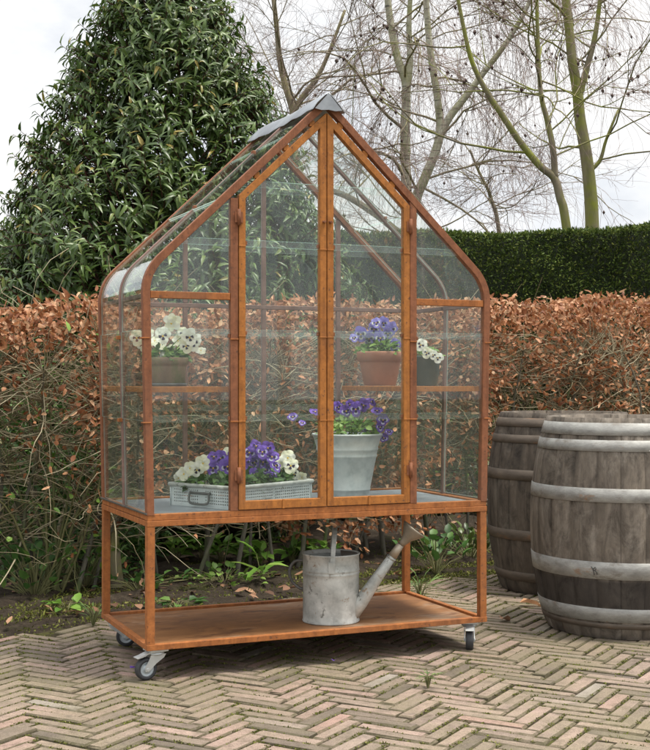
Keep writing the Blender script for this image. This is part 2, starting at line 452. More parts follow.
M['brick'] = brick_mat(); M['brick_edge'] = brick_mat('mossy_dirt_on_brick_edges', 1)
M['soil'] = mottled('dark_garden_soil', [(.3, (.028, .021, .015)), (.55, (.055, .042, .03)), (.75, (.1, .078, .056))], 22, .95, 0, .9, .02, second=[((.06, .075, .018), 2.6, .55, .72)], spec=.15)
M['joint'] = mottled('joint_soil', [(.3, (.03, .025, .016)), (.6, (.06, .05, .03)), (.8, (.1, .085, .045))], 20, .95, 0, .8, .01, second=((.1, .105, .028), 7, .48, .65), spec=.1)
M['lawn'] = mottled('rough_grass_ground', [(.3, (.035, .045, .015)), (.6, (.07, .085, .025)), (.8, (.11, .11, .045))], 6, .95, 0, .9, .03, spec=.1)
def wood_mat(name, dark, mid, light, pale, dark_band=None):
    m, nt, out = new_mat(name); p = bsdf(nt, out, .8, 0, .25)
    a = nd(nt, 'ShaderNodeAttribute', attribute_name='tone')
    v = coords(nt, (1, 1, .16)); n = noise(nt, 24, 8, .7, v, .6); c = ramp(nt, [(.25, dark), (.5, mid), (.75, light)], n.outputs['Fac']).outputs[0]
    k = ramp(nt, [(0, (.8, .79, .78)), (1, (1.15, 1.14, 1.12))], a.outputs['Fac']); c = mixc(nt, 1.0, c, k.outputs[0], 'MULTIPLY')
    n2 = noise(nt, 4.5, 7, .72, coords(nt, (1, 1, .7)), .6); r2 = ramp(nt, [(.5, (0, 0, 0)), (.66, (.75, .75, .75))], n2.outputs['Fac']); c = mixc(nt, r2.outputs[0], c, pale)
    n5 = noise(nt, 3.3, 6, .7, coords(nt, (1, 1, .8)), .4); r5 = ramp(nt, [(.56, (0, 0, 0)), (.7, (.8, .8, .8))], n5.outputs['Fac']); c = mixc(nt, r5.outputs[0], c, (.025, .022, .02))
    if dark_band:      # a darker band between two hoops, uneven at its edges
        sp = nt.nodes.new('ShaderNodeSeparateXYZ'); nt.links.new(coords(nt), sp.inputs[0])
        ad = nd(nt, 'ShaderNodeMath', operation='MULTIPLY_ADD'); ad.inputs[1].default_value = .03; nt.links.new(n2.outputs['Fac'], ad.inputs[0]); nt.links.new(sp.outputs['Z'], ad.inputs[2])
        r6 = ramp(nt, [(dark_band[0], (0, 0, 0)), (dark_band[0] + .02, (.85, .85, .85)), (dark_band[1], (.85, .85, .85)), (dark_band[1] + .02, (0, 0, 0))], ad.outputs[0]); c = mixc(nt, r6.outputs[0], c, (.035, .03, .027))
    n8 = noise(nt, 16, 5, .75, coords(nt, (1, 1, .5)), .8); r8 = ramp(nt, [(.3, (.45, .44, .43)), (.47, (1, 1, 1)), (.72, (1.35, 1.33, 1.3))], n8.outputs['Fac']); c = mixc(nt, 1.0, c, r8.outputs[0], 'MULTIPLY')
    nt.links.new(c, p.inputs['Base Color']); n3 = noise(nt, 60, 5, .7, v); bump(nt, p, n3.outputs['Fac'], .5, .003)
    return m
M['barrel'] = wood_mat('weathered_oak', (.055, .048, .04), (.13, .11, .09), (.205, .178, .148), (.3, .265, .225), (.112, .225))
M['barrel_dark'] = wood_mat('weathered_dark_oak', (.04, .034, .028), (.085, .07, .056), (.14, .115, .09), (.19, .165, .135))
M['hoop'] = mottled('galvanised_hoop', [(.3, (.21, .205, .19)), (.5, (.31, .305, .285)), (.72, (.4, .395, .37))], 18, .6, .25, .4, .002, (1, 1, 2.2),
                    [((.2, .18, .155), 11, .54, .66), ((.3, .17, .09), 5, .61, .69)])
M['hoop_dark'] = mottled('rusty_dark_hoop', [(.3, (.08, .065, .05)), (.6, (.14, .11, .085)), (.8, (.2, .16, .12))], 10, .7, .3, .3, .002, (1, 1, 3), ((.26, .13, .06), 5, .6, .72))
M['ink'] = mottled('black_marking', [(.3, (.02, .02, .02)), (.7, (.04, .04, .04))], 30, .7, 0, 0)

# ------------------------------------------------------------------ world, sun, camera
SUN_DIR = Vector((.26, -.2, .93)).normalized()
elev = math.asin(SUN_DIR.z); az = math.atan2(SUN_DIR.x, SUN_DIR.y)
w = bpy.data.worlds.new('World'); SC.world = w; w.use_nodes = True
nt = w.node_tree; nt.nodes.clear()
wo = nt.nodes.new('ShaderNodeOutputWorld'); bg = nt.nodes.new('ShaderNodeBackground'); nt.links.new(bg.outputs[0], wo.inputs[0])
sky = nt.nodes.new('ShaderNodeTexSky'); sky.sky_type = 'NISHITA'; sky.sun_disc = False
sky.sun_elevation = elev; sky.sun_rotation = az; sky.air_density = 1.0; sky.dust_density = 3.0; sky.ozone_density = 1.0
tc = nt.nodes.new('ShaderNodeTexCoord'); mp = nt.nodes.new('ShaderNodeMapping'); mp.inputs['Scale'].default_value = (1, 1, 2.2)
nt.links.new(tc.outputs['Generated'], mp.inputs['Vector'])
cn = noise(nt, 3.2, 6, .55, mp.outputs['Vector'], .2)
cl = ramp(nt, [(.34, (5.9, 6.2, 6.7)), (.5, (7.5, 7.6, 7.7)), (.64, (8.5, 8.45, 8.35))], cn.outputs['Fac'])
cf = ramp(nt, [(.3, (.72, .72, .72)), (.48, (1, 1, 1))], cn.outputs['Fac'])
# an overcast sky is two to three times brighter overhead than at the horizon
sx = nt.nodes.new('ShaderNodeSeparateXYZ'); nt.links.new(tc.outputs['Generated'], sx.inputs[0])
zr = nd(nt, 'ShaderNodeMapRange'); nt.links.new(sx.outputs['Z'], zr.inputs[0]); zr.inputs[1].default_value = .32; zr.inputs[2].default_value = .95; zr.inputs[3].default_value = 1.0; zr.inputs[4].default_value = 2.3
sc_ = nd(nt, 'ShaderNodeVectorMath', operation='SCALE'); nt.links.new(mixc(nt, cf.outputs[0], sky.outputs[0], cl.outputs[0]), sc_.inputs[0]); nt.links.new(zr.outputs[0], sc_.inputs['Scale'])
nt.links.new(sc_.outputs[0], bg.inputs['Color'])
bg.inputs['Strength'].default_value = .067
sl = bpy.data.lights.new('sun', 'SUN'); sl.energy = 2.0; sl.angle = math.radians(11); sl.color = (1, .94, .84)
so = bpy.data.objects.new('sun', sl); COL.objects.link(so); so.rotation_euler = SUN_DIR.to_track_quat('Z', 'Y').to_euler(); so.location = SUN_DIR * 20
cd = bpy.data.cameras.new('camera'); cd.sensor_fit = 'VERTICAL'; cd.sensor_height = 36; cd.sensor_width = 36; cd.lens = FPX / 750 * 36
cd.clip_end = 600; cd.clip_start = .05
co = bpy.data.objects.new('camera', cd); COL.objects.link(co); co.location = CAM; co.rotation_euler = (math.pi / 2 + PITCH, 0, -YAW); SC.camera = co
SC.view_settings.view_transform = 'Standard'; SC.view_settings.look = 'None'; SC.view_settings.gamma = 1; SC.view_settings.exposure = 1.05
SC.render.engine = 'CYCLES'
SC.cycles.max_bounces = 8; SC.cycles.transparent_max_bounces = 32; SC.cycles.diffuse_bounces = 2; SC.cycles.glossy_bounces = 2; SC.cycles.transmission_bounces = 4
SC.cycles.use_denoising = True

# ------------------------------------------------------------------ ground
EDGE = lambda x: .99 + .245 * x + .03 * math.sin(x * 5.1) + .018 * math.sin(x * 13.3 + 1)
HED = lambda x: 1.66 + .215 * x                      # centre line of the beech hedge
g = MB(); g.box(-120, 120, -60, 160, G - .5, G - .06)
tag(g.build('ground', M['lawn']), kind='structure')
g = MB(); g.box(-7, 9, -7, 3.2, G - .055, G - .0085)
tag(g.build('joint_bed', M['joint']), kind='structure')


def paving():
    L, Wd, n = .2, .05, 4
    ang = math.radians(37); ca, sa = math.cos(ang), math.sin(ang)
    Vs, Qs, tn, MI = [], [], [], []; b = 0
    R = 100
    for iy in range(-R, R):
        for ix in range(-R, R):
            t = (ix - iy) % (2 * n)
            if t == 0: cx, cy, hx, hy = (ix + n / 2) * Wd, (iy + .5) * Wd, L / 2, Wd / 2
            elif t == 2 * n - 1: cx, cy, hx, hy = (ix + .5) * Wd, (iy + n / 2) * Wd, Wd / 2, L / 2
            else: continue
            wx, wy = cx * ca - cy * sa + .6, cx * sa + cy * ca - .4
            if not (-3.2 < wx < 4.2 and -3.4 < wy < EDGE(wx) - .02): continue
            hx -= .0022 + random.random() * .002; hy -= .0022 + random.random() * .002
            rot = ang + random.gauss(0, .012); c, s = math.cos(rot), math.sin(rot)
            dz = random.gauss(0, .0016) + .002 * math.sin(wx * 2.1) * math.sin(wy * 1.7); tx, ty = random.gauss(0, .005), random.gauss(0, .005)
            bv = random.uniform(.003, .0065)
            vs = []
            for z, o in ((-.05, 0), (-bv, 0), (0, bv)):
                for sx, sy in ((-1, -1), (1, -1), (1, 1), (-1, 1)):
                    x, y = sx * (hx - o) + random.gauss(0, .0014), sy * (hy - o) + random.gauss(0, .0014)
                    zz = z + (tx * x + ty * y if z > -.04 else 0)
                    vs.append((wx + x * c - y * s, wy + x * s + y * c, G + dz + zz))
            Vs += vs
            for lv in (0, 4):
                for k in range(4):
                    k2 = (k + 1) % 4; Qs.append((b + lv + k, b + lv + k2, b + lv + 4 + k2, b + lv + 4 + k)); tn.append(0)
            Qs.append((b + 8, b + 9, b + 10, b + 11)); tn.append(0)
            q = min(1, max(0, random.gauss(.46, .27))); tn[-9:] = [q] * 9; MI += [1] * 8 + [0]
            b += 12
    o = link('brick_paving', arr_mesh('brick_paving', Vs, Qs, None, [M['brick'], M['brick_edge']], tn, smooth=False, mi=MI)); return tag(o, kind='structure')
paving()


def soil_bed():
    nx, ny = 150, 60; V = []; Q = []
    xs = np.linspace(-4.5, 6.5, nx); vs = np.linspace(0, 1, ny) ** 1.3
    for j, v in enumerate(vs):
        for i, x in enumerate(xs):
            y = EDGE(x) - .015 + v * 4.2
            h = G - .012 + min(1, v * 14) * .035 + min(1, v * 14) * (.012 * math.sin(x * 9 + y * 4) * math.sin(y * 11 - x * 3) + random.gauss(0, .006) + .012 * math.sin(x * 23) * math.sin(y * 27))
            V.append((x, y, h))
    for j in range(ny - 1):
        for i in range(nx - 1):
            a = j * nx + i; Q.append((a, a + 1, a + nx + 1, a + nx))
    tag(link('soil_bed', arr_mesh('soil_bed', V, Q, None, M['soil'])), kind='structure')
soil_bed()


def soft_cluster(n, cx, cy, sx, sy): return np.stack([rng.normal(cx, sx, n), rng.normal(cy, sy, n)], 1)


# moss and grass growing in the joints
def moss():
    P = []
    # follow the joints: same lattice as the bricks, points along brick outlines
    L, Wd, n = .2, .05, 4; ang = math.radians(37); ca, sa = math.cos(ang), math.sin(ang)
    for iy in range(-80, 80):
        for ix in range(-80, 80):
            t = (ix - iy) % 8
            if t not in (0, 7): continue
            for _ in range(13):
                u = random.random() * L
                if t == 0: cx, cy = ix * Wd + u, iy * Wd
                else: cx, cy = ix * Wd, iy * Wd + u
                x, y = cx * ca - cy * sa + .6, cx * sa + cy * ca - .4
                if not (-2 < x < 3.2 and -1.6 < y < EDGE(x)): continue
                patch = .5 + .5 * math.sin(x * 3.1 + 1.3 * math.sin(y * 2.3)) * math.sin(y * 3.7 + x)
                near = max(0, 1 - (EDGE(x) - y) / .45)
                if random.random() < .34 + .66 * patch ** 2 + .8 * near: P.append((x, y))
    P = np.array(P)
    k = 7
    PP = np.repeat(P, k, 0) + rng.normal(0, .004, (len(P) * k, 2))
    n = len(PP); P3 = np.column_stack([PP, np.full(n, G - .003)])
    d = np.column_stack([rng.normal(0, .9, (n, 2)), np.abs(rng.normal(.7, .3, n))])
    N = np.column_stack([rng.normal(0, 1, (n, 2)), np.full(n, .3)])
    V, Q, T, tn = leaf_arrays(P3, d, N, rng.uniform(.003, .0085, n), rng.uniform(.0022, .0045, n))
    tag(link('joint_moss', arr_mesh('joint_moss', V, Q, T, M['moss'], tn)), 'green moss growing in the joints of the brick paving', 'moss', kind='stuff')
moss()


def litter():
    n = 520
    x = rng.uniform(-2.2, 3.6, n); v = rng.uniform(.02, 1.6, n)
    y = np.array([EDGE(a) for a in x]) + v
    P = np.column_stack([x, y, np.full(n, G + .028)]); d = np.column_stack([rng.normal(0, 1, (n, 2)) + .3, rng.normal(0, .08, n)])
    N = np.column_stack([rng.normal(0, .2, (n, 2)), np.ones(n)])
    V, Q, T, tn = leaf_arrays(P, d, N, rng.uniform(.035, .065, n), rng.uniform(.02, .036, n), rng.uniform(-.4, .5, n), rng.uniform(-.2, .7, n), shape='oval')
    tag(link('leaf_litter', arr_mesh('leaf_litter', V, Q, T, M['litter'], tn)), 'brown fallen leaves scattered over the soil under the hedge', 'leaf litter', kind='stuff')
    # moss and low greens on the soil
    n = 60000
    x = rng.uniform(-1.2, 3.4, n); v = rng.uniform(-.03, 1.1, n)
    keep = rng.random(n) < .12 + .9 * (.5 + .5 * np.sin(x * 4.3 + 2 * np.sin(v * 5))) ** 3 * (1 - v * .5) + .6 * (x > 1.4) * (v < .25)
    x, v = x[keep], v[keep]; n = len(x); y = np.array([EDGE(a) for a in x]) + v
    P = np.column_stack([x, y, np.where(v < .1, G + .0, G + .02)]); d = np.column_stack([rng.normal(0, .7, (n, 2)), np.abs(rng.normal(.7, .4, n))])
    N = np.column_stack([rng.normal(0, 1, (n, 2)), np.full(n, .4)])
    V, Q, T, tn = leaf_arrays(P, d, N, rng.uniform(.004, .015, n) * np.where(rng.random(n) < .06, 2, 1), rng.uniform(.003, .008, n))
    tag(link('soil_moss', arr_mesh('soil_moss', V, Q, T, M['moss'], tn)), 'low moss and seedlings over the soil behind the paving', 'moss', kind='stuff')
litter()

# ------------------------------------------------------------------ the cabinet on wheels
cab = empty('glass_plant_cabinet', (.6, .3, G), 'rusty steel and glass greenhouse cabinet with pointed roof on a wheeled frame', 'plant cabinet')
ZF = .414        # top of the planting tray, foot of the glazed part
SL = .95         # slope of the roof
zout = lambda x: 1.221 + SL * (min(x, W - x) - .041)


def profile(inset=0.0, z0=ZF, half=True):
    """outline of the gable (left half), moved inwards by inset"""
    P = [(0, z0), (-.0135 * .5, z0 + (1.10 - z0) * .5), (-.0135, 1.10)]
    a, c, b = (-.0135, 1.10), (-.0145, 1.169), (.041, 1.221)
    for k in range(1, 11):
        t = k / 10; P.append(((1 - t) ** 2 * a[0] + 2 * t * (1 - t) * c[0] + t * t * b[0], (1 - t) ** 2 * a[1] + 2 * t * (1 - t) * c[1] + t * t * b[1]))
    P += [(.2, zout(.2)), (.4, zout(.4)), (.6, zout(.6))]
    if inset == 0: return P
    out = []
    for i, p in enumerate(P):
        q0, q1 = P[max(i - 1, 0)], P[min(i + 1, len(P) - 1)]
        if i == len(P) - 1:
            out.append((.6, p[1] - inset * math.sqrt(1 + SL * SL))); continue
        dx, dz = q1[0] - q0[0], q1[1] - q0[1]; l = math.hypot(dx, dz)
        if i == 0: out.append((p[0] + inset, p[1])); continue
        out.append((p[0] + dz / l * inset, p[1] - dx / l * inset))
    return out


def full(P): return P + [(W - x, z) for x, z in P[-2::-1]]


def gable(y0, y1, wd, off=0.0):
    return MB().strip(full(profile(off)), full(profile(off + wd)), y0, y1)


# lower trolley frame
m = MB(); t = .02; h = .018
m.box(0, W, 0, t, 0, h).box(0, W, D - t, D, 0, h).box(0, t, t + .0005, D - t - .0005, .0005, h - .0005).box(W - t, W, t + .0005, D - t - .0005, .0005, h - .0005)
m.build('base_frame', M['rust'], cab, .0015)
MB().box(t + .001, W - t - .001, t + .001, D - t - .001, .003, .009).build('bottom_shelf', M['rust_sheet'], cab)
for x0 in (.001, W - .026):
    for y0 in (.001, D - .026):
        MB().box(x0, x0 + .025, y0, y0 + .025, h - .001, .381).build('leg', M['rust'], cab, .0015)
# planting tray
m = MB(); t = .025
m.box(0, W, 0, t, .380, .398).box(0, W, D - t, D, .380, .398).box(0, t, t + .0005, D - t - .0005, .3805, .3975).box(W - t, W, t + .0005, D - t - .0005, .3805, .3975)
m.box(.002, W - .002, .002, .03, .3985, .418).box(.002, W - .002, D - .03, D - .002, .3985, .418).box(.002, .03, .0305, D - .0305, .399, .417).box(W - .03, W - .002, .0305, D - .0305, .399, .417)
m.build('tray_frame', M['rust'], cab, .0015)
MB().box(.0305, W - .0305, .0305, D - .0305, .385, .412).build('tray_floor', M['traytop'], cab)
for x0 in (-.004, W - .0015): MB().box(x0, x0 + .0055, 0, D, .4165, .4225).build('glazing_bead', M['lead_strip'], cab, .001)
# gables
gable(0, .024, .024).build('front_frame', M['rust_red'], cab, .0015)
gable(D - .024, D, .022).build('back_frame', M['rust_red'], cab, .0015)
gable(D / 2 - .008, D / 2 + .008, .014, .001).build('middle_rib', M['rib'], cab, .002)
# posts and rails in the front
for x0, x1 in ((.271, .295), (W - .295, W - .271)):
    MB().prism([(x0, .4185), (x1, .4185), (x1, min(zout(x1), zout(x0)) - .034 + (0 if x0 > .6 else .0)), (x0, zout(x0) - .034)] if x0 < .6 else
               [(x0, .4185), (x1, .4185), (x1, zout(x1) - .034), (x0, zout(x0) - .034)], .0015, .0235).build('post', M['rust_red'], cab, .0015)
for x0, x1 in ((.012, .2705), (W - .2705, W - .012)):
    MB().box(x0, x1, .003, .022, 1.083, 1.105).build('crossbar', M['rust'], cab, .0015)
# back rails and mullions
MB().box(.012, W - .012, D - .02, D - .005, 1.092, 1.107).build('back_rail', M['rib'], cab, .0015)
for x0 in (.3, .6, .9):
    MB().box(x0 - .008, x0 + .008, D - .0195, D - .0045, .4185, 1.091).box(x0 - .008, x0 + .008, D - .0195, D - .0045, 1.108, zout(x0) - .03).build('back_mullion', M['rib'], cab, .0015)
for x0 in (-.003, W - .013):
    MB().box(x0, x0 + .015, .025, D / 2 - .009, 1.086, 1.1).box(x0, x0 + .015, D / 2 + .009, D - .0245, 1.086, 1.1).build('side_rail', M['rib'], cab, .0015)
# shelves in both side bays
for x0, x1 in ((.009, .29), (W - .29, W - .009)):
    m = MB(); b = .018; z0, z1 = .792, .810
    m.box(x0, x1, .0245, .0245 + b, z0, z1).box(x0, x1, D - .0245 - b, D - .0245, z0, z1).box(x0, x0 + b, .043, D - .043, z0 + .0005, z1 - .0005).box(x1 - b, x1, .043, D - .043, z0 + .0005, z1 - .0005)
    s = m.build('shelf_frame', M['rust_door'], cab, .001)
    MB().box(x0 + b + .0005, x1 - b - .0005, .0435, D - .0435, .802, .8085).build('shelf_panel', M['rust_sheet'], s)
# ridge cap of folded lead, a little dented
def ridge_cap():
    m = MB(); ny = 14; prof = [(-.054, -.056), (-.04, -.034), (-.013, -.005), (0, .005), (.013, -.005), (.04, -.034), (.054, -.056)]
    V = []; nn = len(prof)
    for lay in (0, 1):
        for j in range(ny + 1):
            y = -.014 + j / ny * (D + .03)
            for i, (dx, dz) in enumerate(prof):
                sag = .0035 * math.sin(j * 1.9 + i) * (abs(dx) / .047) + .006 * math.sin(j * .55 + .6)
                ext = 1 + .16 * math.sin(j * .7 + (1 if dx > 0 else 0)) * .5
                V.append((.6 + dx * ext, y, zout(.6) + .006 + dz * SL * ext * .98 + sag * .6 - lay * .0025))
    F = []; L = (ny + 1) * nn
    for lay in (0, 1):
        for j in range(ny):
            for i in range(nn - 1):
                a = lay * L + j * nn + i; F.append((a, a + 1, a + nn + 1, a + nn) if lay == 0 else (a, a + nn, a + nn + 1, a + 1))
    for j in range(ny):
        for i in (0, nn - 1):
            a = j * nn + i; F.append((a, a + nn, a + nn + L, a + L))
    for i in range(nn - 1):
        for j in (0, ny): a = j * nn + i; F.append((a, a + L, a + 1 + L, a + 1))
    m.add(V, F, 0, True)
    # folded down end over the gable
    z = zout(.6)
    for y0, y1 in ((-.016, -.0135),):
        m.prism([(.552, z - .043), (.6, z + .01), (.648, z - .043), (.625, z - .047), (.6, z - .044), (.575, z - .047)], y0, y1)
    return m.build('ridge_cap', M['lead'], cab)
ridge_cap()


# ---- glass
def clip_z(poly, z, keep_above):
    out = []
    for i in range(len(poly)):
        a, b = poly[i], poly[(i + 1) % len(poly)]
        ina = (a[1] >= z) == keep_above; inb = (b[1] >= z) == keep_above
        if ina: out.append(a)
        if ina != inb:
            t = (z - a[1]) / (b[1] - a[1]); out.append((a[0] + t * (b[0] - a[0]), z))
    return out


def panes(poly, joints, y, parent, lap=.02, name='glass_pane'):
    """shingled panes filling a polygon in x,z; every pane a mesh of its own"""
    zs = [min(p[1] for p in poly) - 1] + joints + [max(p[1] for p in poly) + 1]
    for i in range(len(zs) - 1):
        q = poly
        q = clip_z(q, zs[i], True) if i else q
        q = clip_z(q, zs[i + 1] + lap, False) if i < len(zs) - 2 else q
        if len(q) < 3: continue
        yo = y if i % 2 == 0 else y - .0045
        m = MB()
        if i:
            m.prism(clip_z(q, zs[i] + lap, False), yo, yo + .003, 2, 1); q = clip_z(q, zs[i] + lap + .0004, True)
        m.prism(q, yo, yo + .003, 0, 1).build(name, [M['glass'], M['edge'], M['grime']], parent)


J = [.70, .97]
JU = [1.255]
inner = profile(.02)
# front side bays
for mir in (False, True):
    mx = (lambda p: [(W - x, z) for x, z in p][::-1]) if mir else (lambda p: p)
    low = [(.0105, .4185), (.2712, .4185), (.2712, 1.084), (-.0, 1.084), (.006, .75)]
    panes(mx(low), J, .0095, cab)
    up = [(x, z) for x, z in inner if 1.10 <= z and x < .27]
    zt = zout(.2712) - .03
    up = [(.2712, 1.104), (.2712, zt)] + up[::-1] + [(.003, 1.104)]
    panes(mx(up), [1.255], .0095, cab)
# back wall, four bays
for k in range(4):
    x0, x1 = k * .3 + .0075, (k + 1) * .3 - .0075
    if k == 0: x0 = .012
    if k == 3: x1 = W - .012
    panes([(x0, .4185), (x1, .4185), (x1, 1.093), (x0, 1.093)], [.72, .985], D - .014, cab)
    if k in (0, 3):
        up = [(x, z) for x, z in inner if 1.107 <= z and x < .29]; zt = zout(.292) - .028
        up = [(.292, 1.106), (.292, zt)] + up[::-1] + [(.003, 1.106)]
        if k == 3: up = [(W - x, z) for x, z in up][::-1]
    else:
        up = [(x0, 1.106), (x1, 1.106), (x1, zout(x1) - .03), (x0, zout(x0) - .03)]
    panes(up, [1.3, 1.52], D - .014, cab)


# sides and roof: panes bent along the profile
def bent(z_from, z_to, y0, y1, inset, mir, roof=False):
    base = profile(0, .4225); a = []
    # dense resample
    P = smooth = []
    for i in range(len(base) - 1):
        for t in np.linspace(0, 1, 6, endpoint=False):
            P.append((base[i][0] + t * (base[i + 1][0] - base[i][0]), base[i][1] + t * (base[i + 1][1] - base[i][1])))
    P.append(base[-1])
    P = [p for p in P if z_from <= p[1] <= z_to]
    A, B = [], []
    for i, p in enumerate(P):
        q0, q1 = P[max(i - 1, 0)], P[min(i + 1, len(P) - 1)]; dx, dz = q1[0] - q0[0], q1[1] - q0[1]; l = math.hypot(dx, dz)
        A.append((p[0] + dz / l * inset, p[1] - dx / l * inset)); B.append((p[0] + dz / l * (inset + .003), p[1] - dx / l * (inset + .003)))
    if mir: A = [(W - x, z) for x, z in A]; B = [(W - x, z) for x, z in B]
    m = MB(); n = len(A)
    vs = [(x, y0, z) for x, z in A] + [(x, y0, z) for x, z in B] + [(x, y1, z) for x, z in A] + [(x, y1, z) for x, z in B]
    fs = []; fe = []
    for i in range(n - 1):
        j = i + 1
        fe += [(i, j, j + n, i + n), (i + 2 * n, i + 3 * n, j + 3 * n, j + 2 * n)]
        fs += [(i, i + 2 * n, j + 2 * n, j), (i + n, j + n, j + 3 * n, i + 3 * n)]
    fe += [(0, n, 3 * n, 2 * n), (n - 1, 3 * n - 1, 4 * n - 1, 2 * n - 1)]
    m.add(vs, fs, 0, True); b = len(m.f); m.add(vs, fe, 1)
    me = m.mesh('glass_pane', [M['glass'], M['edge']], worldloc(cab))
    return link('glass_pane', me, cab)
for mir in (False, True):
    for y0, y1 in ((.0245, D / 2 - .0085), (D / 2 + .0085, D - .0245)):
        bent(.42, .722, y0, y1, .0065, mir)
        bent(.70, .992, y0, y1, .002, mir)
        bent(.97, 1.43, y0, y1, .0065, mir)
        bent(1.40, 1.65, y0, y1, .002, mir)
        bent(1.62, 1.735, y0, y1, .0065, mir)


# ---- doors
def ring(outer, inner_, y0, y1):
    return MB().strip(outer, inner_, y0, y1, closed=True)


def clip_mesh(x, z, y=-.0035, wd=.030, hgt=.006):
    return MB().box(x - wd / 2, x + wd / 2, y, y + .028, z - hgt / 2, z + hgt / 2).box(x - wd * .2, x + wd * .2, y - .002, y, z - hgt * .9, z + hgt * .9)
DOORJ = [.70, .97, 1.255, 1.445]
for mir in (False, True):
    X = (lambda x: W - x) if mir else (lambda x: x)
    x0, x1 = .2975, .5985
    zt0, zt1 = zout(x0) - .05, zout(x1) - .05
    s = .0225; sv = .022 * math.sqrt(1 + SL * SL)
    outer = [(x0, .4205), (x1, .4205), (x1, zt1), (x0, zt0)]
    inn = [(x0 + s, .448), (x1 - s, .448), (x1 - s, zt1 - sv - s * SL), (x0 + s, zt0 - sv + s * SL)]
    oo = [(X(a), b) for a, b in outer]; ii = [(X(a), b) for a, b in inn]
    d = ring(oo, ii, -.001, .022).build('door', M['rust_door'], cab, .0015)
    g0 = [(a + (.004 if k in (1, 2) else -.004), b + (-.004 if k < 2 else .004)) for k, (a, b) in enumerate(inn)]
    pol = [(X(a), b) for a, b in g0]
    panes(pol, DOORJ, .0095, d)
    # clamps round the stiles where the panes meet
    for z in (.70, .97, 1.255):
        for xx in (x0 + s / 2, x1 - s / 2):
            MB().box(X(xx) - s / 2 - .0006, X(xx) + s / 2 + .0006, -.0025, .0235, z - .0025, z + .002).build('clamp', M['rust_door'], d, .0008)
            sg = 1 if xx < .45 else -1
            a, b = X(xx + sg * (s / 2 + .001)), X(xx + sg * (s / 2 + .007))
            MB().box(min(a, b), max(a, b), .004, .0175, z + .004, z + .016).build('glazing_clip', M['rust_red'], d, .001)
    for k, xx in enumerate((.36, .46, .55)):
        zc = zout(xx) - .041
        MB().box(X(xx) - .009, X(xx) + .009, .004, .018, zc - .01, zc + .01).build('bolt', M['rust_door'], d, .001)
    xm = (x0 + x1) / 2
    MB().box(X(xm) - .004, X(xm) + .004, -.004, .0, .4195, .45).build('drip_bar', M['rust_door'], d, .001)
    # hinges on the outer stile
    for z in (.53, 1.345):
        xh = X(.2965)
        MB().tube([(xh, -.005, z - .025), (xh, -.005, z + .025)], .006, 10).box(xh - .013, xh + .013, -.004, -.0012, z - .017, z + .017).build('hinge', M['rust_red'], d)
# pull knobs at the meeting stiles
for xx in (.5885, W - .5885):
    MB().tube([(xx - .006, -.006, 1.345), (xx + .006, -.004, 1.345)], .0035, 8).tube([(xx, -.012, 1.345), (xx, .0, 1.345)], .004, 8).build('door_catch', M['rust_red'], cab)
# clamps and clips of the side bays and ribs
for xx in (.006, .283, W - .283, W - .006):
    for z in (.70, .96):
        xa = xx + (-.0135 * (z - .414) / .69 if xx < .1 else (.0135 * (z - .414) / .69 if xx > 1.1 else 0))
        MB().box(xa - .0128, xa + .0128, -.002, .0245, z - .0025, z + .002).build('clamp', M['rust'], cab, .0008)
        sg = 1 if xx in (.006, W - .283) else -1
        a, b = xa + sg * .0125, xa + sg * .019
        MB().box(min(a, b), max(a, b), .004, .0175, z + .004, z + .016).build('glazing_clip', M['rust_red'], cab, .001)
for z in (.70, .97):
    for xx, sg in ((-.004, -1), (W + .004, 1)):
        xa = xx + sg * .0135 * (z - .414) / .69
        MB().box(xa - .006, xa + .006, D / 2 - .0105, D / 2 + .0105, z - .006, z + .006).build('clamp', M['rust'], cab, .001)
for xr in (.245, .455):
    for sg in (0, 1):
        xc = xr if not sg else W - xr; zc = zout(xr) - .002
        MB().box(xc - .006, xc + .006, D / 2 - .010, D / 2 + .010, zc - .006, zc + .005).build('clamp', M['rust_red'], cab, .002)


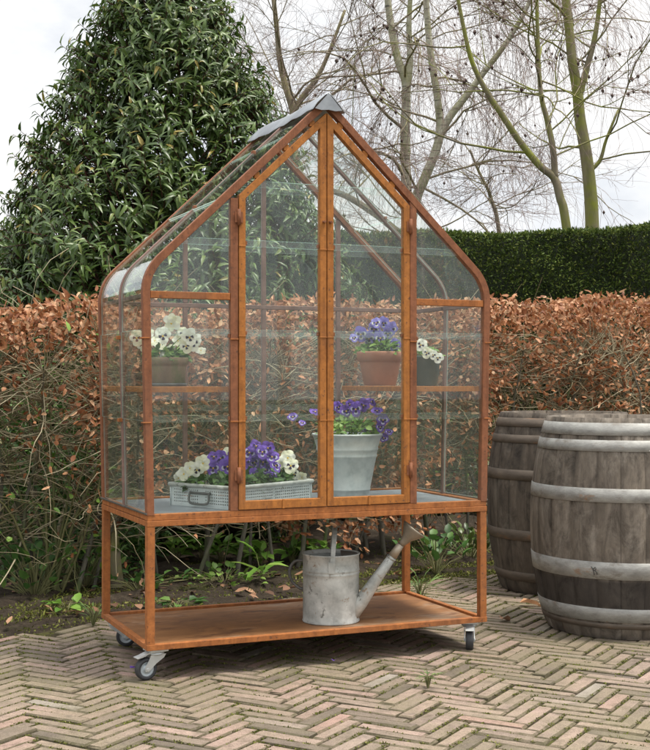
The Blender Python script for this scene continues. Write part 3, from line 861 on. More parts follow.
# ---- casters
def caster_at(x, y, rz, brake=True):
    mb = MB()
    mb.box(-.03, .03, -.03, .03, .086, .0945)                               # top plate
    mb.lathe([(.001, .085), (.024, .085), (.027, .078), (.02, .074), (.001, .074)], 20)
    for sx in (-1, 1):                                                      # fork cheeks, narrowing to the axle
        mb.prism([(-.027, .077), (.024, .077), (.028, .066), (.044, .04), (.042, .028), (.032, .026), (.006, .05), (-.02, .066)], sx * .0165 - .0013, sx * .0165 + .0013)
    mb.tube([(.034, -.0195, .034), (.034, .0195, .034)], .0055, 10)
    me = mb.mesh('caster', M['caster'])
    c = link('caster', me, cab); b = c.modifiers.new('bevel', 'BEVEL'); b.width = .001; b.segments = 2; b.limit_method = 'ANGLE'
    base = worldloc(cab); c.location = (x - base.x, y - base.y, -.0945 - base.z + 0.0); c.rotation_euler = (0, 0, rz)
    def child(name, m, mt, bev=0):
        o = link(name, m.mesh(name, mt), c)
        if bev: bb = o.modifiers.new('bevel', 'BEVEL'); bb.width = bev; bb.segments = 2; bb.limit_method = 'ANGLE'
    ax = (.034, 0, .034)
    child('tyre', MB().lathe([(.023, -.0125), (.0315, -.0125), (.034, -.008), (.0345, 0), (.034, .008), (.0315, .0125), (.023, .0125), (.023, -.0125)], 36, ax, axis='y'), M['rubber'])
    child('wheel_hub', MB().lathe([(.0005, -.0135), (.009, -.0135), (.010, -.0095), (.019, -.0085), (.0228, -.0115), (.0228, .0115), (.019, .0085), (.010, .0095), (.009, .0135), (.0005, .0135)], 28, ax, axis='y'), M['hub'])
    if brake:
        child('brake_pedal', MB().prism([(-.028, .082), (.0, .083), (.03, .0795), (.05, .072), (.068, .069), (.07, .072), (.05, .077), (.03, .0845), (.0, .087), (-.028, .086)], -.014, .014), M['caster'], .0015)
# the lower plate touches the frame: lift so the plate top is at z = 0
caster_at(.04, .042, math.radians(-178 + 8), True)
caster_at(W - .042, .05, math.radians(-118), True)
caster_at(.042, D - .045, math.radians(-12), False)
caster_at(W - .042, D - .045, math.radians(60), False)

# ------------------------------------------------------------------ watering can
def depth(p): return float(np.dot(np.array(p) - CAM, FWD))
can_c = at(331, 600, 4.285); can_z = .0095
can = empty('watering_can', (can_c[0], can_c[1], can_z), 'dented zinc watering can with long spout on the bottom shelf of the cabinet', 'watering can')
def watering_can():
    cx, cy, z0 = can_c[0], can_c[1], can_z
    R = .096; H = .232
    m = MB(); n = 64; prof = [(.0005, .004), (R - .004, .004), (R + .001, 0), (R + .002, .004), (R, .008), (R, .03), (R, .06), (R, .09), (R, .12), (R, .15), (R, .163), (R + .002, .166), (R, .169), (R, .174), (R + .002, .177), (R, .180), (R, .2), (R, H - .006), (R + .003, H - .003), (R + .003, H), (R, H + .001), (R - .003, H - .002), (R - .006, H - .014)]
    m.lathe(prof, n, (cx, cy, z0))
    ang0 = math.atan2(-RGT[1], -RGT[0])
    vs = []
    for x, y, z in m.v:            # dents in the wall
        a = math.atan2(y - cy, x - cx); h = z - z0; r = math.hypot(x - cx, y - cy)
        if r > R - .003:
            for (aa, hh, wa, wh, dd) in ((-1.95, .055, .35, .025, .006), (-1.2, .12, .3, .03, .004), (-2.4, .11, .25, .03, .004), (-.9, .05, .3, .03, .004)):
                da = (a - aa + math.pi) % (2 * math.pi) - math.pi
                r -= dd * math.exp(-(da / wa) ** 2 - ((h - hh) / wh) ** 2)
        vs.append((cx + math.cos(a) * r, cy + math.sin(a) * r, z))
    m.v = vs
    m.build('body', M['zinc_old'], can)
    # half lid
    r3 = Vector((RGT[0], RGT[1], 0)); f3 = Vector((-r3.y, r3.x, 0))
    m = MB(); pts = []
    for k in range(17):
        a = math.pi / 2 - .9 + k / 16 * (1.8 + .6) - .3; d = r3 * math.cos(a - math.pi / 2) * 1 + f3 * math.sin(a - math.pi / 2)
        pts.append((cx + d.x * (R - .004), cy + d.y * (R - .004)))
    vs = [(x, y, z0 + H - .003) for x, y in pts] + [(x, y, z0 + H - .006) for x, y in pts]; k = len(pts)
    m.add(vs, [list(range(k)), list(range(2 * k - 1, k - 1, -1))] + [(i, i + k, (i + 1) % k + k, (i + 1) % k) for i in range(k)])
    m.build('lid', M['zinc_dark'], can)
    c = Vector((cx, cy, z0))
    L = lambda u, v, z: c + r3 * u + f3 * v + Vector((0, 0, z))
    # spout with its pale collar, then the rose
    m = MB(); m.tube([L(.07, -.02, .025), L(.10, -.022, .066), L(.165, -.03, .163), L(.21, -.034, .227)], [.026, .0245, .018, .0145], 20)
    m.tube([L(.203, -.033, .217), L(.206, -.0335, .2215)], [.017, .017], 20)
    sp = m.build('spout', M['zinc_old'], can)
    MB().tube([L(.208, -.034, .224), L(.236, -.037, .264)], [.0155, .0125], 20).build('collar', mottled('bare_pale_metal', [(.3, (.3, .24, .17)), (.7, (.5, .44, .35))], 20, .5, .4), sp)
    d = (L(.30, -.045, .33) - L(.236, -.037, .264)).normalized(); s0 = L(.236, -.037, .264)
    dd = (r3 * .62 + Vector((0, 0, .78))).normalized()
    m = MB(); m.tube([s0, s0 + d * .012, s0 + d * .02 + dd * .012, s0 + d * .022 + dd * .042, s0 + d * .022 + dd * .047, s0 + d * .022 + dd * .050], [.0115, .013, .019, .041, .043, .0425], 28)
    m.build('rose', mottled('brassy_zinc', [(.3, (.2, .17, .125)), (.7, (.36, .31, .24))], 14, .5, .4), sp)
    # carrying hoop over the top, side to side of the spout line
    arch = []
    for k in range(17):
        a = math.pi * k / 16; arch.append(L(.004 + .01 * math.sin(a), -.098 * math.cos(a), .2 + .115 * math.sin(a) ** .8))
    m = MB(); w = .0075
    vs = []
    for k, p in enumerate(arch):
        t = (arch[min(k + 1, 16)] - arch[max(k - 1, 0)]).normalized(); nn = t.cross(r3).normalized()
        for su, sn in ((-1, -1), (1, -1), (1, 1), (-1, 1)): vs.append(p + r3 * su * w * (1.3 if k in (0, 16) else 1) + nn * sn * .0018)
    fs = [(i * 4 + k, i * 4 + (k + 1) % 4, i * 4 + 4 + (k + 1) % 4, i * 4 + 4 + k) for i in range(16) for k in range(4)] + [(0, 1, 2, 3), (64, 65, 66, 67)]
    m.add(vs, fs)
    m.build('carrying_handle', M['zinc_old'], can, .0008)
    m = MB(); m.tube([L(-.004, -.0985, .205), L(-.004, -.0985, .16)], .001, 6)
    q = [L(-.009, -.099, .175), L(.013, -.099, .175), L(.013, -.099, .212), L(-.009, -.099, .212)]; e = f3 * .003
    m.add([p for p in q] + [p - e for p in q], [(0, 1, 2, 3), (7, 6, 5, 4), (0, 4, 5, 1), (1, 5, 6, 2), (2, 6, 7, 3), (3, 7, 4, 0)])
    m.build('handle_plate', M['zinc_old'], can)
    back = smoothpath([L(-.092, .01, .205), L(-.125, .012, .2), L(-.142, .013, .17), L(-.135, .013, .135), L(-.112, .011, .112), L(-.094, .01, .105)], 5)
    MB().tube(back, .005, 10).build('tilting_handle', M['zinc_dark'], can)
watering_can()

# ------------------------------------------------------------------ pots, bucket, crate
def pot(name, label, cat, c, z0, prof, mats, soil_r, soil_z, saucer=None):
    t = empty(name, (c[0], c[1], z0), label, cat)
    MB().lathe(prof, 48, (c[0], c[1], z0)).build('pot_wall', mats, t)
    MB().lathe([(.0005, soil_z + .004), (soil_r * .6, soil_z + .003), (soil_r, soil_z)], 24, (c[0], c[1], z0)).build('potting_soil', M['potting'], t)
    if saucer: MB().lathe([(.0005, -.001), (saucer, -.001), (saucer + .004, .009), (saucer + .002, .009), (saucer - .002, .002)], 40, (c[0], c[1], z0)).build('saucer', M['zinc_dark'], t)
    return t
ZS = .8115
PL = (.112, .19)
pot('clay_pot', 'mossy brown clay pot on the left shelf holding white pansies', 'flower pot', PL, ZS,
    [(.0005, .002), (.062, .002), (.066, .005), (.068, .06), (.0695, .068), (.074, .07), (.075, .09), (.073, .092), (.068, .092), (.066, .07)], M['mossy_clay'], .067, .08, .068)
PT = (.985, .40)
pot('terracotta_pot', 'pinkish terracotta pot with wide rim on the right shelf', 'flower pot', PT, ZS,
    [(.0005, 0), (.055, 0), (.059, .003), (.075, .083), (.0765, .088), (.083, .089), (.086, .12), (.0845, .124), (.079, .124), (.075, .09)], M['terracotta'], .077, .11)
PG = (1.055, .20)
pot('dark_green_pot', 'dark green pot beside the terracotta one, nearest the right post', 'flower pot', PG, ZS,
    [(.0005, 0), (.05, 0), (.053, .003), (.064, .095), (.066, .098), (.066, .104), (.063, .105), (.06, .095)], M['green_glaze'], .061, .092)
PB = (.815, .315); ZB = .4125
t = pot('zinc_bucket', 'tall pale zinc bucket with purple pansies standing behind the right door', 'bucket', PB, ZB,
        [(.0005, .012), (.072, .012), (.073, 0), (.075, .0), (.078, .012), (.08, .03), (.0825, .031), (.083, .035), (.0815, .037), (.103, .146), (.106, .148), (.1065, .153), (.105, .156), (.108, .17), (.110, .172), (.1105, .177), (.109, .18), (.1215, .222), (.125, .223), (.1265, .227), (.1245, .230), (.12, .229), (.112, .19)],
        M['zinc'], .111, .2)
# perforated crate
CN = np.array([.30, .075]); TH = math.radians(27); CE = np.array([-math.sin(TH), math.cos(TH)]); CR = np.array([math.cos(TH), math.sin(TH)]); CA, CB, CH = .283, .393, .071
cc = CN + CE * CA / 2 + CR * CB / 2
crate = empty('zinc_planter_crate', (cc[0], cc[1], ZB), 'perforated zinc crate with end handle, full of white and purple pansies', 'planter crate')
def crate_build():
    def P(u, v, z): return (CN[0] + CR[0] * u + CE[0] * v, CN[1] + CR[1] * u + CE[1] * v, ZB + z)
    m = MB(); th = .002
    holes = MB()
    def wall(a, b, flip):   # wall from (u,v) a to b with a grid of punched holes, built cell by cell
        L = math.hypot(b[0] - a[0], b[1] - a[1]); px = .0098; nx = int((L - .02) / px); nz = 5; pz = .0098; z0 = .0105
        x0 = (L - nx * px) / 2
        du = ((b[0] - a[0]) / L, (b[1] - a[1]) / L)
        no = (du[1], -du[0])
        Q = lambda x, z, o=0.0: P(a[0] + du[0] * x + no[0] * o, a[1] + du[1] * x + no[1] * o, z)
        for (xa, xb, za, zb) in ((0, L, .0, z0), (0, L, z0 + nz * pz, CH), (0, x0, z0, z0 + nz * pz), (L - x0, L, z0, z0 + nz * pz)):
            m.add([Q(xa, za), Q(xb, za), Q(xb, zb), Q(xa, zb), Q(xa, za, -th), Q(xb, za, -th), Q(xb, zb, -th), Q(xa, zb, -th)], [(0, 1, 2, 3), (7, 6, 5, 4)])
        mid = nx // 2
        for i in range(nx):
            for j in range(nz):
                xa, za = x0 + i * px, z0 + j * pz; xb, zb = xa + px, za + pz; cx, cz = (xa + xb) / 2, (za + zb) / 2; r = px * .24
                solid = abs(i - mid) <= 1 and flip or abs(i - mid) <= 0
                if solid:
                    m.add([Q(xa, za), Q(xb, za), Q(xb, zb), Q(xa, zb)], [(0, 1, 2, 3)]); continue
                o = [(xa, za), (cx, za), (xb, za), (xb, cz), (xb, zb), (cx, zb), (xa, zb), (xa, cz)]
                h = [(cx + r * math.cos(q), cz + r * math.sin(q)) for q in [math.pi * (1.25 + k / 4) for k in range(8)]]
                vs = [Q(*p) for p in o] + [Q(*p) for p in h]
                m.add(vs, [(k, (k + 1) % 8, 8 + (k + 1) % 8, 8 + k) for k in range(8)])
    wall((0, CA), (0, 0), True); wall((0, 0), (CB, 0), False); wall((CB, 0), (CB, CA), True); wall((CB, CA), (0, CA), False)
    m.add([P(0, 0, .001), P(CB, 0, .001), P(CB, CA, .001), P(0, CA, .001)], [(0, 1, 2, 3)])
    for u, v in ((0, 0), (CB, 0), (CB, CA), (0, CA)): m.tube([P(u, v, 0), P(u, v, CH)], .0035, 8)
    m.build('crate_wall', M['zinc'], crate, recalc=False)
    m = MB(); e = .004
    m.tube([P(-e, CA + e, CH), P(-e, -e, CH), ], .0065, 10).tube([P(-e, -e, CH), P(CB + e, -e, CH)], .0065, 10).tube([P(CB + e, -e, CH), P(CB + e, CA + e, CH)], .0065, 10).tube([P(CB + e, CA + e, CH), P(-e, CA + e, CH)], .0065, 10)
    m.build('rolled_rim', M['zinc_dark' if False else 'zinc_old'], crate)
    MB().add([P(.004, .004, CH - .016), P(CB - .004, .004, CH - .016), P(CB - .004, CA - .004, CH - .016), P(.004, CA - .004, CH - .016)], [(0, 1, 2, 3)]).build('potting_soil', M['potting'], crate)
    for u, s in ((0, -1), (CB, 1)):
        c0 = CA * .5; w = .045
        pts = smoothpath([P(u + s * .002, c0 - w, .05), P(u + s * .007, c0 - w, .046), P(u + s * .010, c0 - w, .022), P(u + s * .011, c0 - w + .014, .0125), P(u + s * .011, c0 + w - .014, .0125), P(u + s * .010, c0 + w, .022), P(u + s * .007, c0 + w, .046), P(u + s * .002, c0 + w, .05)], 4)
        hd = MB().tube(pts, .0036, 8).tube([P(u + s * .004, c0 - w - .004, .047), P(u + s * .004, c0 + w + .004, .047)], .0042, 8).build('handle', M['zinc_dark'], crate)
crate_build()

# ------------------------------------------------------------------ pansies
def plain(name, c, rough=.55, trans=.3, var=.12):
    m, nt, out = new_mat(name); p = bsdf(nt, out, rough, 0, .3)
    n = noise(nt, 90, 3, .6, coords(nt)); r = ramp(nt, [(.3, tuple(v * (1 - var) for v in c)), (.7, tuple(min(1, v * (1 + var)) for v in c))], n.outputs['Fac'])
    nt.links.new(r.outputs[0], p.inputs['Base Color']); t = nt.nodes.new('ShaderNodeBsdfTranslucent'); nt.links.new(r.outputs[0], t.inputs[0])
    mx = nt.nodes.new('ShaderNodeMixShader'); mx.inputs[0].default_value = trans; nt.links.new(p.outputs[0], mx.inputs[1]); nt.links.new(t.outputs[0], mx.inputs[2]); nt.links.new(mx.outputs[0], out.inputs[0]); return m
PW = plain('white_petal', (.86, .86, .77), var=.06); PC = plain('cream_petal', (.82, .81, .62), var=.08); PV = plain('violet_petal', (.2, .1, .52)); PU = plain('deep_purple_petal', (.13, .055, .33))
PLV = plain('lavender_petal', (.3, .26, .68)); PWL = plain('pale_lilac_petal', (.62, .58, .8)); PD = plain('dark_blotch', (.028, .012, .05), trans=.1); PY = plain('yellow_eye', (.75, .48, .04), trans=.1)
def flower_mesh(name, cu, cs, cb, blotch=True, seed=0, inner=None):
    """five overlapping petals, unit radius, facing +z; cu upper, cs side, cb lower colours"""
    R = random.Random(seed); m = MB(); mats = [cu, cs, cb, PD, PY] + ([inner] if inner else [])
    spec = [(62, .52, .56, .52, -.06, 0), (118, .52, .56, .52, -.03, 0), (5, .5, .5, .46, .05, 1), (175, .5, .5, .46, .05, 1), (270, .5, .52, .6, .1, 2)]
    for ang, dist, rl, rw, z, mi in spec:
        a = math.radians(ang + R.uniform(-6, 6)); sc = R.uniform(.92, 1.08); k = 14
        ph = R.uniform(0, 6)
        def ptl(t, q):  # t radial 0..1 within petal, q angle
            u = dist * sc + rl * sc * math.cos(q) * t; v = rw * sc * math.sin(q) * t
            zz = z + .10 * t * t * math.sin(3 * q + ph) + .14 * (u - .3) * (1 if mi else -.3) * R.uniform(.9, 1.1) - .25 * max(0, u - .75)
            return (u * math.cos(a) - v * math.sin(a), u * math.sin(a) + v * math.cos(a), zz)
        vs = [ptl(0, 0)] + [ptl(.55, 2 * math.pi * i / k) for i in range(k)] + [ptl(1, 2 * math.pi * i / k) for i in range(k)]
        fs = [(0, 1 + i, 1 + (i + 1) % k) for i in range(k)] + [(1 + i, 1 + k + i, 1 + k + (i + 1) % k, 1 + (i + 1) % k) for i in range(k)]
        m.add(vs, fs, mi, True)
        if mi and inner:
            rr = [(.12, 0), (.5, -.3), (.68, -.18), (.74, 0), (.68, .18), (.5, .3)]
            m.add([(u * math.cos(a) - v * math.sin(a), u * math.sin(a) + v * math.cos(a), z + .045 + .14 * (u - .3)) for u, v in rr], [tuple(range(6))], 5)
        if mi and blotch:
            rr = [(.08, -.05), (.4, -.2), (.5, -.08), (.46, 0), (.5, .08), (.4, .2), (.08, .05)]
            m.add([(u * math.cos(a) - v * math.sin(a), u * math.sin(a) + v * math.cos(a), z + .075 + .14 * (u - .3)) for u, v in rr], [tuple(range(7))], 3)
    m.add([(.11 * math.cos(q), .11 * math.sin(q) - .03, .16) for q in np.linspace(0, 2 * math.pi, 8, endpoint=False)] + [(0, -.03, .21)], [(i, (i + 1) % 8, 8) for i in range(8)], 4, True)
    # green calyx behind
    return m.mesh(name, mats)
FM = {}
for s in range(3):
    FM['white', s] = flower_mesh('white_flower', PW, PW, PW, True, s)
    FM['cream', s] = flower_mesh('cream_flower', PC, PW, PC, s == 0, s + 10)
    FM['violet', s] = flower_mesh('violet_flower', PV, PV, PV, True, s + 20, PWL)
    FM['purple', s] = flower_mesh('purple_flower', PU, PV, PU, True, s + 30, PWL if s == 0 else None)
    FM['lavender', s] = flower_mesh('lavender_flower', PLV, PLV, PLV, True, s + 40, PW)
    FM['whiteface', s] = flower_mesh('white_flower_purple_face', PW, PW, PW, True, s + 50, None)


def pansy(label, base, rx, ry, h, flowers, kinds, lm, group=None, nleaf=110, rot=0.0, depth_off=0.0, fr=.026, hang=0):
    base = np.array(base, float)
    t = empty('pansy_plant', base, label, 'pansy')
    # mound of leaves
    n = nleaf; th = rng.uniform(0, 2 * np.pi, n); rr = np.sqrt(rng.random(n)); hz = rng.random(n) ** .8
    lx, ly = rr * rx * np.cos(th) * (1 - .3 * hz), rr * ry * np.sin(th) * (1 - .3 * hz)
    X = lx * math.cos(rot) - ly * math.sin(rot); Y = lx * math.sin(rot) + ly * math.cos(rot)
    P = np.column_stack([base[0] + X, base[1] + Y, base[2] + hz * h * (1 - .35 * rr)])
    d = np.column_stack([X / rx + rng.normal(0, .5, n), Y / ry + rng.normal(0, .5, n), rng.uniform(-.2, .9, n)])
    N = np.column_stack([rng.normal(0, .4, (n, 2)) + np.array([-.25, -.5]), np.ones(n)])
    leaves('foliage', lm, P, d, N, rng.uniform(.022, .042, n), rng.uniform(.013, .022, n), t, curl=.3, fold=.3, shape='oval')
    paths = []
    dc = depth(base)
    for i, fl in enumerate(flowers):
        px, py = fl[0], fl[1]; kd = fl[2] if len(fl) > 2 else kinds[i % len(kinds)]; sc = fl[3] if len(fl) > 3 else 1
        p = at(px, py, dc + depth_off + random.uniform(-.045, .02))
        o = link('flower', FM[kd, random.randrange(3)], t); o.location = Vector(p) - Vector(base)
        fd = Vector((-.36 + random.gauss(0, .35), -.86, .22 + random.gauss(0, .3))).normalized()
        q = fd.to_track_quat('Z', 'Y'); q = q @ Matrix.Rotation(random.gauss(0, .25), 4, 'Z').to_quaternion()
        o.rotation_euler = q.to_euler(); r = fr * sc * random.uniform(.88, 1.1); o.scale = (r, r, r)
        b = base + np.array([random.uniform(-.3, .3) * rx, random.uniform(-.3, .3) * ry, 0])
        e = np.array(p) - np.array(fd) * .004
        mid = b * .4 + e * .6 + np.array([0, 0, .02]); mid2 = e - np.array(fd) * .012 + np.array([0, 0, .006])
        paths.append((smoothpath([b, mid, mid2, e], 3), .0013))
    tubes('stalks', M['pansy_leaf'], paths, t, 4)
    return t
pansy('white pansies with dark eyes in the mossy clay pot', (PL[0], PL[1], ZS + .083), .07, .07, .045,
      [(172, 323, 'cream', 1.15), (163, 336, 'white', 1.1), (148, 336, 'cream'), (195, 343, 'white', 1.2), (201, 351, 'cream', .8), (166, 357, 'white', .8), (155, 341, 'cream', .8), (178, 341, 'cream', .8), (137, 338, 'cream', .9), (183, 333, 'cream', .8), (190, 337, 'white', 1.0), (143, 345, 'cream', .9), (186, 346, 'cream', .8), (160, 345, 'cream', .8), (171, 348, 'cream', .7)], ['white'], M['pansy_leaf_pale'], fr=.026, depth_off=-.03)
pansy('lavender blue pansies with white faces in the terracotta pot', (PT[0], PT[1], ZS + .114), .082, .08, .06,
      [(374, 329), (391, 329), (361, 334), (369, 338), (380, 338), (354, 338, 'lavender', .7), (395, 345), (384, 323, 'lavender', .8), (376, 323, 'lavender', .8), (388, 333, 'lavender', .8)], ['lavender'], M['pansy_leaf_pale'], fr=.026)
pansy('white pansies with purple faces hanging over the dark green pot', (PG[0], PG[1], ZS + .096), .06, .06, .045,
      [(421, 345, 'whiteface'), (427, 353, 'cream', .75), (438, 358, 'whiteface', .85), (433, 355, 'whiteface', .7), (410, 348, 'whiteface')], ['whiteface'], M['pansy_leaf_pale'], nleaf=55, fr=.026, depth_off=-.075)
pansy('purple pansies trailing over the rim of the tall zinc bucket', (PB[0], PB[1], ZB + .205), .115, .11, .085,
      [(315, 412), (293, 417), (302, 423, 'violet', .7), (327, 411), (338, 407, 'violet'), (346, 411), (356, 409, 'violet', 1.1), (364, 405), (371, 402), (377, 411), (383, 420), (380, 427, 'violet', .9), (389, 432, 'violet', .8), (384, 438, 'purple', .8), (366, 431, 'violet', .8), (350, 404, 'purple', .8)], ['purple'], M['pansy_leaf_pale'], nleaf=190, fr=.022)
def cpt(u, v, z=.055): q = CN + CR * u * CB + CE * v * CA; return (q[0], q[1], ZB + z)
rt = TH
pansy('cream white pansies at the handle end of the zinc crate', cpt(.16, .62), .07, .1, .05,
      [(184, 474, 'cream'), (190, 468, 'cream', .9), (197, 470, 'white', 1.1), (203, 463, 'cream'), (208, 461, 'cream', .8), (190, 477, 'white', .8), (206, 482, 'cream', .75), (178, 478, 'cream', .8)], ['white'], M['pansy_leaf'], rot=rt, fr=.024)
pansy('violet pansies with white and dark faces left of the door post in the crate', cpt(.3, .38), .06, .09, .055,
      [(213, 468, 'violet'), (221, 458, 'violet'), (227, 466, 'violet', 1.05), (214, 457, 'purple', .9), (233, 457, 'violet'), (240, 466, 'purple')], ['violet'], M['pansy_leaf'], rot=rt, fr=.025)
pansy('cream pansy blooms peeping out behind the violet ones near the post', cpt(.42, .72), .06, .06, .06, [(227, 455, 'cream'), (237, 452, 'cream')], ['cream'], M['pansy_leaf'], nleaf=60, rot=rt, fr=.025)
pansy('tall violet pansies in the middle of the zinc crate, right of the door post', cpt(.58, .4), .07, .09, .065,
      [(250, 453, 'violet', 1.1), (256, 446, 'purple'), (262, 452, 'violet'), (255, 462, 'violet'), (263, 462, 'violet', 1.05), (254, 474, 'violet', .9), (272, 457, 'violet'), (275, 466, 'violet'), (268, 448, 'purple', .9), (273, 476, 'violet', .8), (246, 462, 'violet'), (266, 470, 'purple', .8)], ['violet'], M['pansy_leaf'], nleaf=130, rot=rt, fr=.025)
pansy('large pale cream pansies at the far right end of the crate', cpt(.84, .45), .07, .1, .055,
      [(284, 463, 'cream', 1.15), (291, 466, 'cream', 1.1), (288, 458, 'cream'), (279, 466, 'cream', .9), (302, 477, 'cream', .7), (294, 474, 'white', .8)], ['cream'], M['pansy_leaf'], rot=rt, fr=.027)


# ------------------------------------------------------------------ barrels
def barrel(label, c, H, r0, rb, hoops, wood, rot=0.0, mark=False):
    t = empty('wooden_barrel', (c[0], c[1], G), label, 'barrel')
    ns, per = 24, 6; n = ns * per; nz = 40; V = []; Q = []; tn = []
    rad = lambda z: r0 + (rb - r0) * (1 - ((z - H * .5) / (H * .5)) ** 2) ** .9 if 0 < z < H else r0
    st = [random.random() for _ in range(ns)]
    zs = [H * k / nz for k in range(nz + 1)]
    def ringpt(r, z, groove):
        for k in range(n):
            f = (0, .05, .3, .5, .7, .95)[k % per]; s = k // per
            dr = -.005 * groove if k % per == 0 else .0008 * math.sin(f * math.pi) + (st[s] - .5) * .0015
            a = 2 * math.pi * (s + f + .08 * math.sin(s * 7.3)) / ns + rot
            V.append(((r + dr) * math.cos(a), (r + dr) * math.sin(a), z))
    prof = [(rad(z), z, 1) for z in zs]
    prof[0] = (r0 - .004, 0, 1)
    prof += [(r0 - .003, H + .0005, 1), (r0 - .018, H - .001, .3), (r0 - .024, H - .035, .3), (r0 - .03, H - .036, 0)]
    for r, z, gq in prof: ringpt(r, z, gq)
    for i in range(len(prof) - 1):
        for k in range(n):
            k2 = (k + 1) % n; Q.append((i * n + k, i * n + k2, (i + 1) * n + k2, (i + 1) * n + k)); tn.append(st[k // per])
    link('staves', arr_mesh('staves', V, Q, None, wood, tn, smooth=True), t)
    m = MB(); m.lathe([(.0005, H - .034), (r0 - .027, H - .034), (r0 - .027, H - .06)], 48, (c[0], c[1], G)); m.build('barrel_head', M['barrel_dark'] if wood is M['barrel_dark'] else M['barrel_head'], t)
    for z0, z1, mt in hoops:
        zz = [z0, z0 + .001, (z0 + z1) / 2, z1 - .001, z1]; pr = []
        for z, o in zip(zz, (.001, .0035, .004, .0035, .001)): pr.append((rad(z) + o, z))
        hm = MB().lathe(pr, 96, (c[0], c[1], G))
        hj = math.atan2(CAM[1] - c[1], CAM[0] - c[0]) + random.choice((-.75, -.1, .2, .35, .55)) * (1 if mark else -.6) + (2.6 if mark else 0)
        zz2 = (z0 + .001, (z0 + z1) / 2, z1 - .001); vs = []
        for rr_ in (.0035, .0065):
            for z in zz2:
                for k_ in range(7):
                    a_ = hj + k_ * .03 + (z - z0) * .5; r_ = rad(z) + rr_; vs.append((c[0] + r_ * math.cos(a_), c[1] + r_ * math.sin(a_), G + z))
        fs = [(j * 7 + k_ + 21, j * 7 + k_ + 22, j * 7 + k_ + 29, j * 7 + k_ + 28) for j in range(2) for k_ in range(6)]
        for ring_ in ([0, 1, 2, 3, 4, 5, 6], [0, 7, 14], [6, 13, 20], [14, 15, 16, 17, 18, 19, 20]): fs += [(a_, b_, b_ + 21, a_ + 21) for a_, b_ in zip(ring_, ring_[1:])]
        hm.add(vs, fs)
        for k_ in (1, 4.6):
            a_ = hj + k_ * .03 + .01; z = (z0 + z1) / 2; r_ = rad(z) + .006; dv = Vector((math.cos(a_), math.sin(a_), 0)); p0 = Vector((c[0], c[1], G + z)) + dv * r_
            hm.tube([p0, p0 + dv * .0025, p0 + dv * .004], [.0065, .0058, .002], 10)
        hm.build('hoop', mt, t)
    if mark:   # a scrawled black mark on one hoop
        z0, z1, _ = hoops[3]; zm = (z0 + z1) / 2; m = MB()
        a0 = math.atan2(CAM[1] - c[1], CAM[0] - c[0]) - .30
        def pt(u, v): a = a0 + u / rb; r = rad(zm + v) + .005; return (c[0] + r * math.cos(a), c[1] + r * math.sin(a), G + zm + v)
        for st_ in ([(-.012, .014), (-.006, .004), (-.001, -.016)], [(-.006, .004), (.003, .012), (.006, .006), (.0, .0), (-.004, .001)], [(0, 0), (.008, -.005), (.009, -.014)]):
            m.tube([pt(u, v) for u, v in st_], .0011, 5)
        m.build('scrawled_mark', M['ink'], t)
    return t
M['barrel_head'] = wood_mat('barrel_head_wood', (.07, .06, .05), (.15, .125, .1), (.22, .19, .15), (.3, .27, .22))
hz = lambda z: z - G
barrel('weathered oak barrel with pale zinc hoops, the front one at the right', (1.90, .172), .79, .287, .35,
       [(hz(.633), hz(.678), M['hoop']), (hz(.577), hz(.617), M['hoop']), (hz(.398), hz(.447), M['hoop']), (hz(.125), hz(.187), M['hoop']), (hz(-.03), hz(.02), M['hoop']), (hz(-.055), hz(-.036), M['hoop_dark'])], M['barrel'], .1, True)
barrel('darker oak barrel with rusty dull hoops, half hidden behind the front barrel', (2.2, 1.02), .785, .28, .34,
       [(hz(.63), hz(.668), M['hoop_dark']), (hz(.56), hz(.595), M['hoop_dark']), (hz(.40), hz(.445), M['hoop_dark']), (hz(.14), hz(.185), M['hoop_dark']), (hz(-.04), hz(.0), M['hoop_dark'])], M['barrel_dark'], .5)

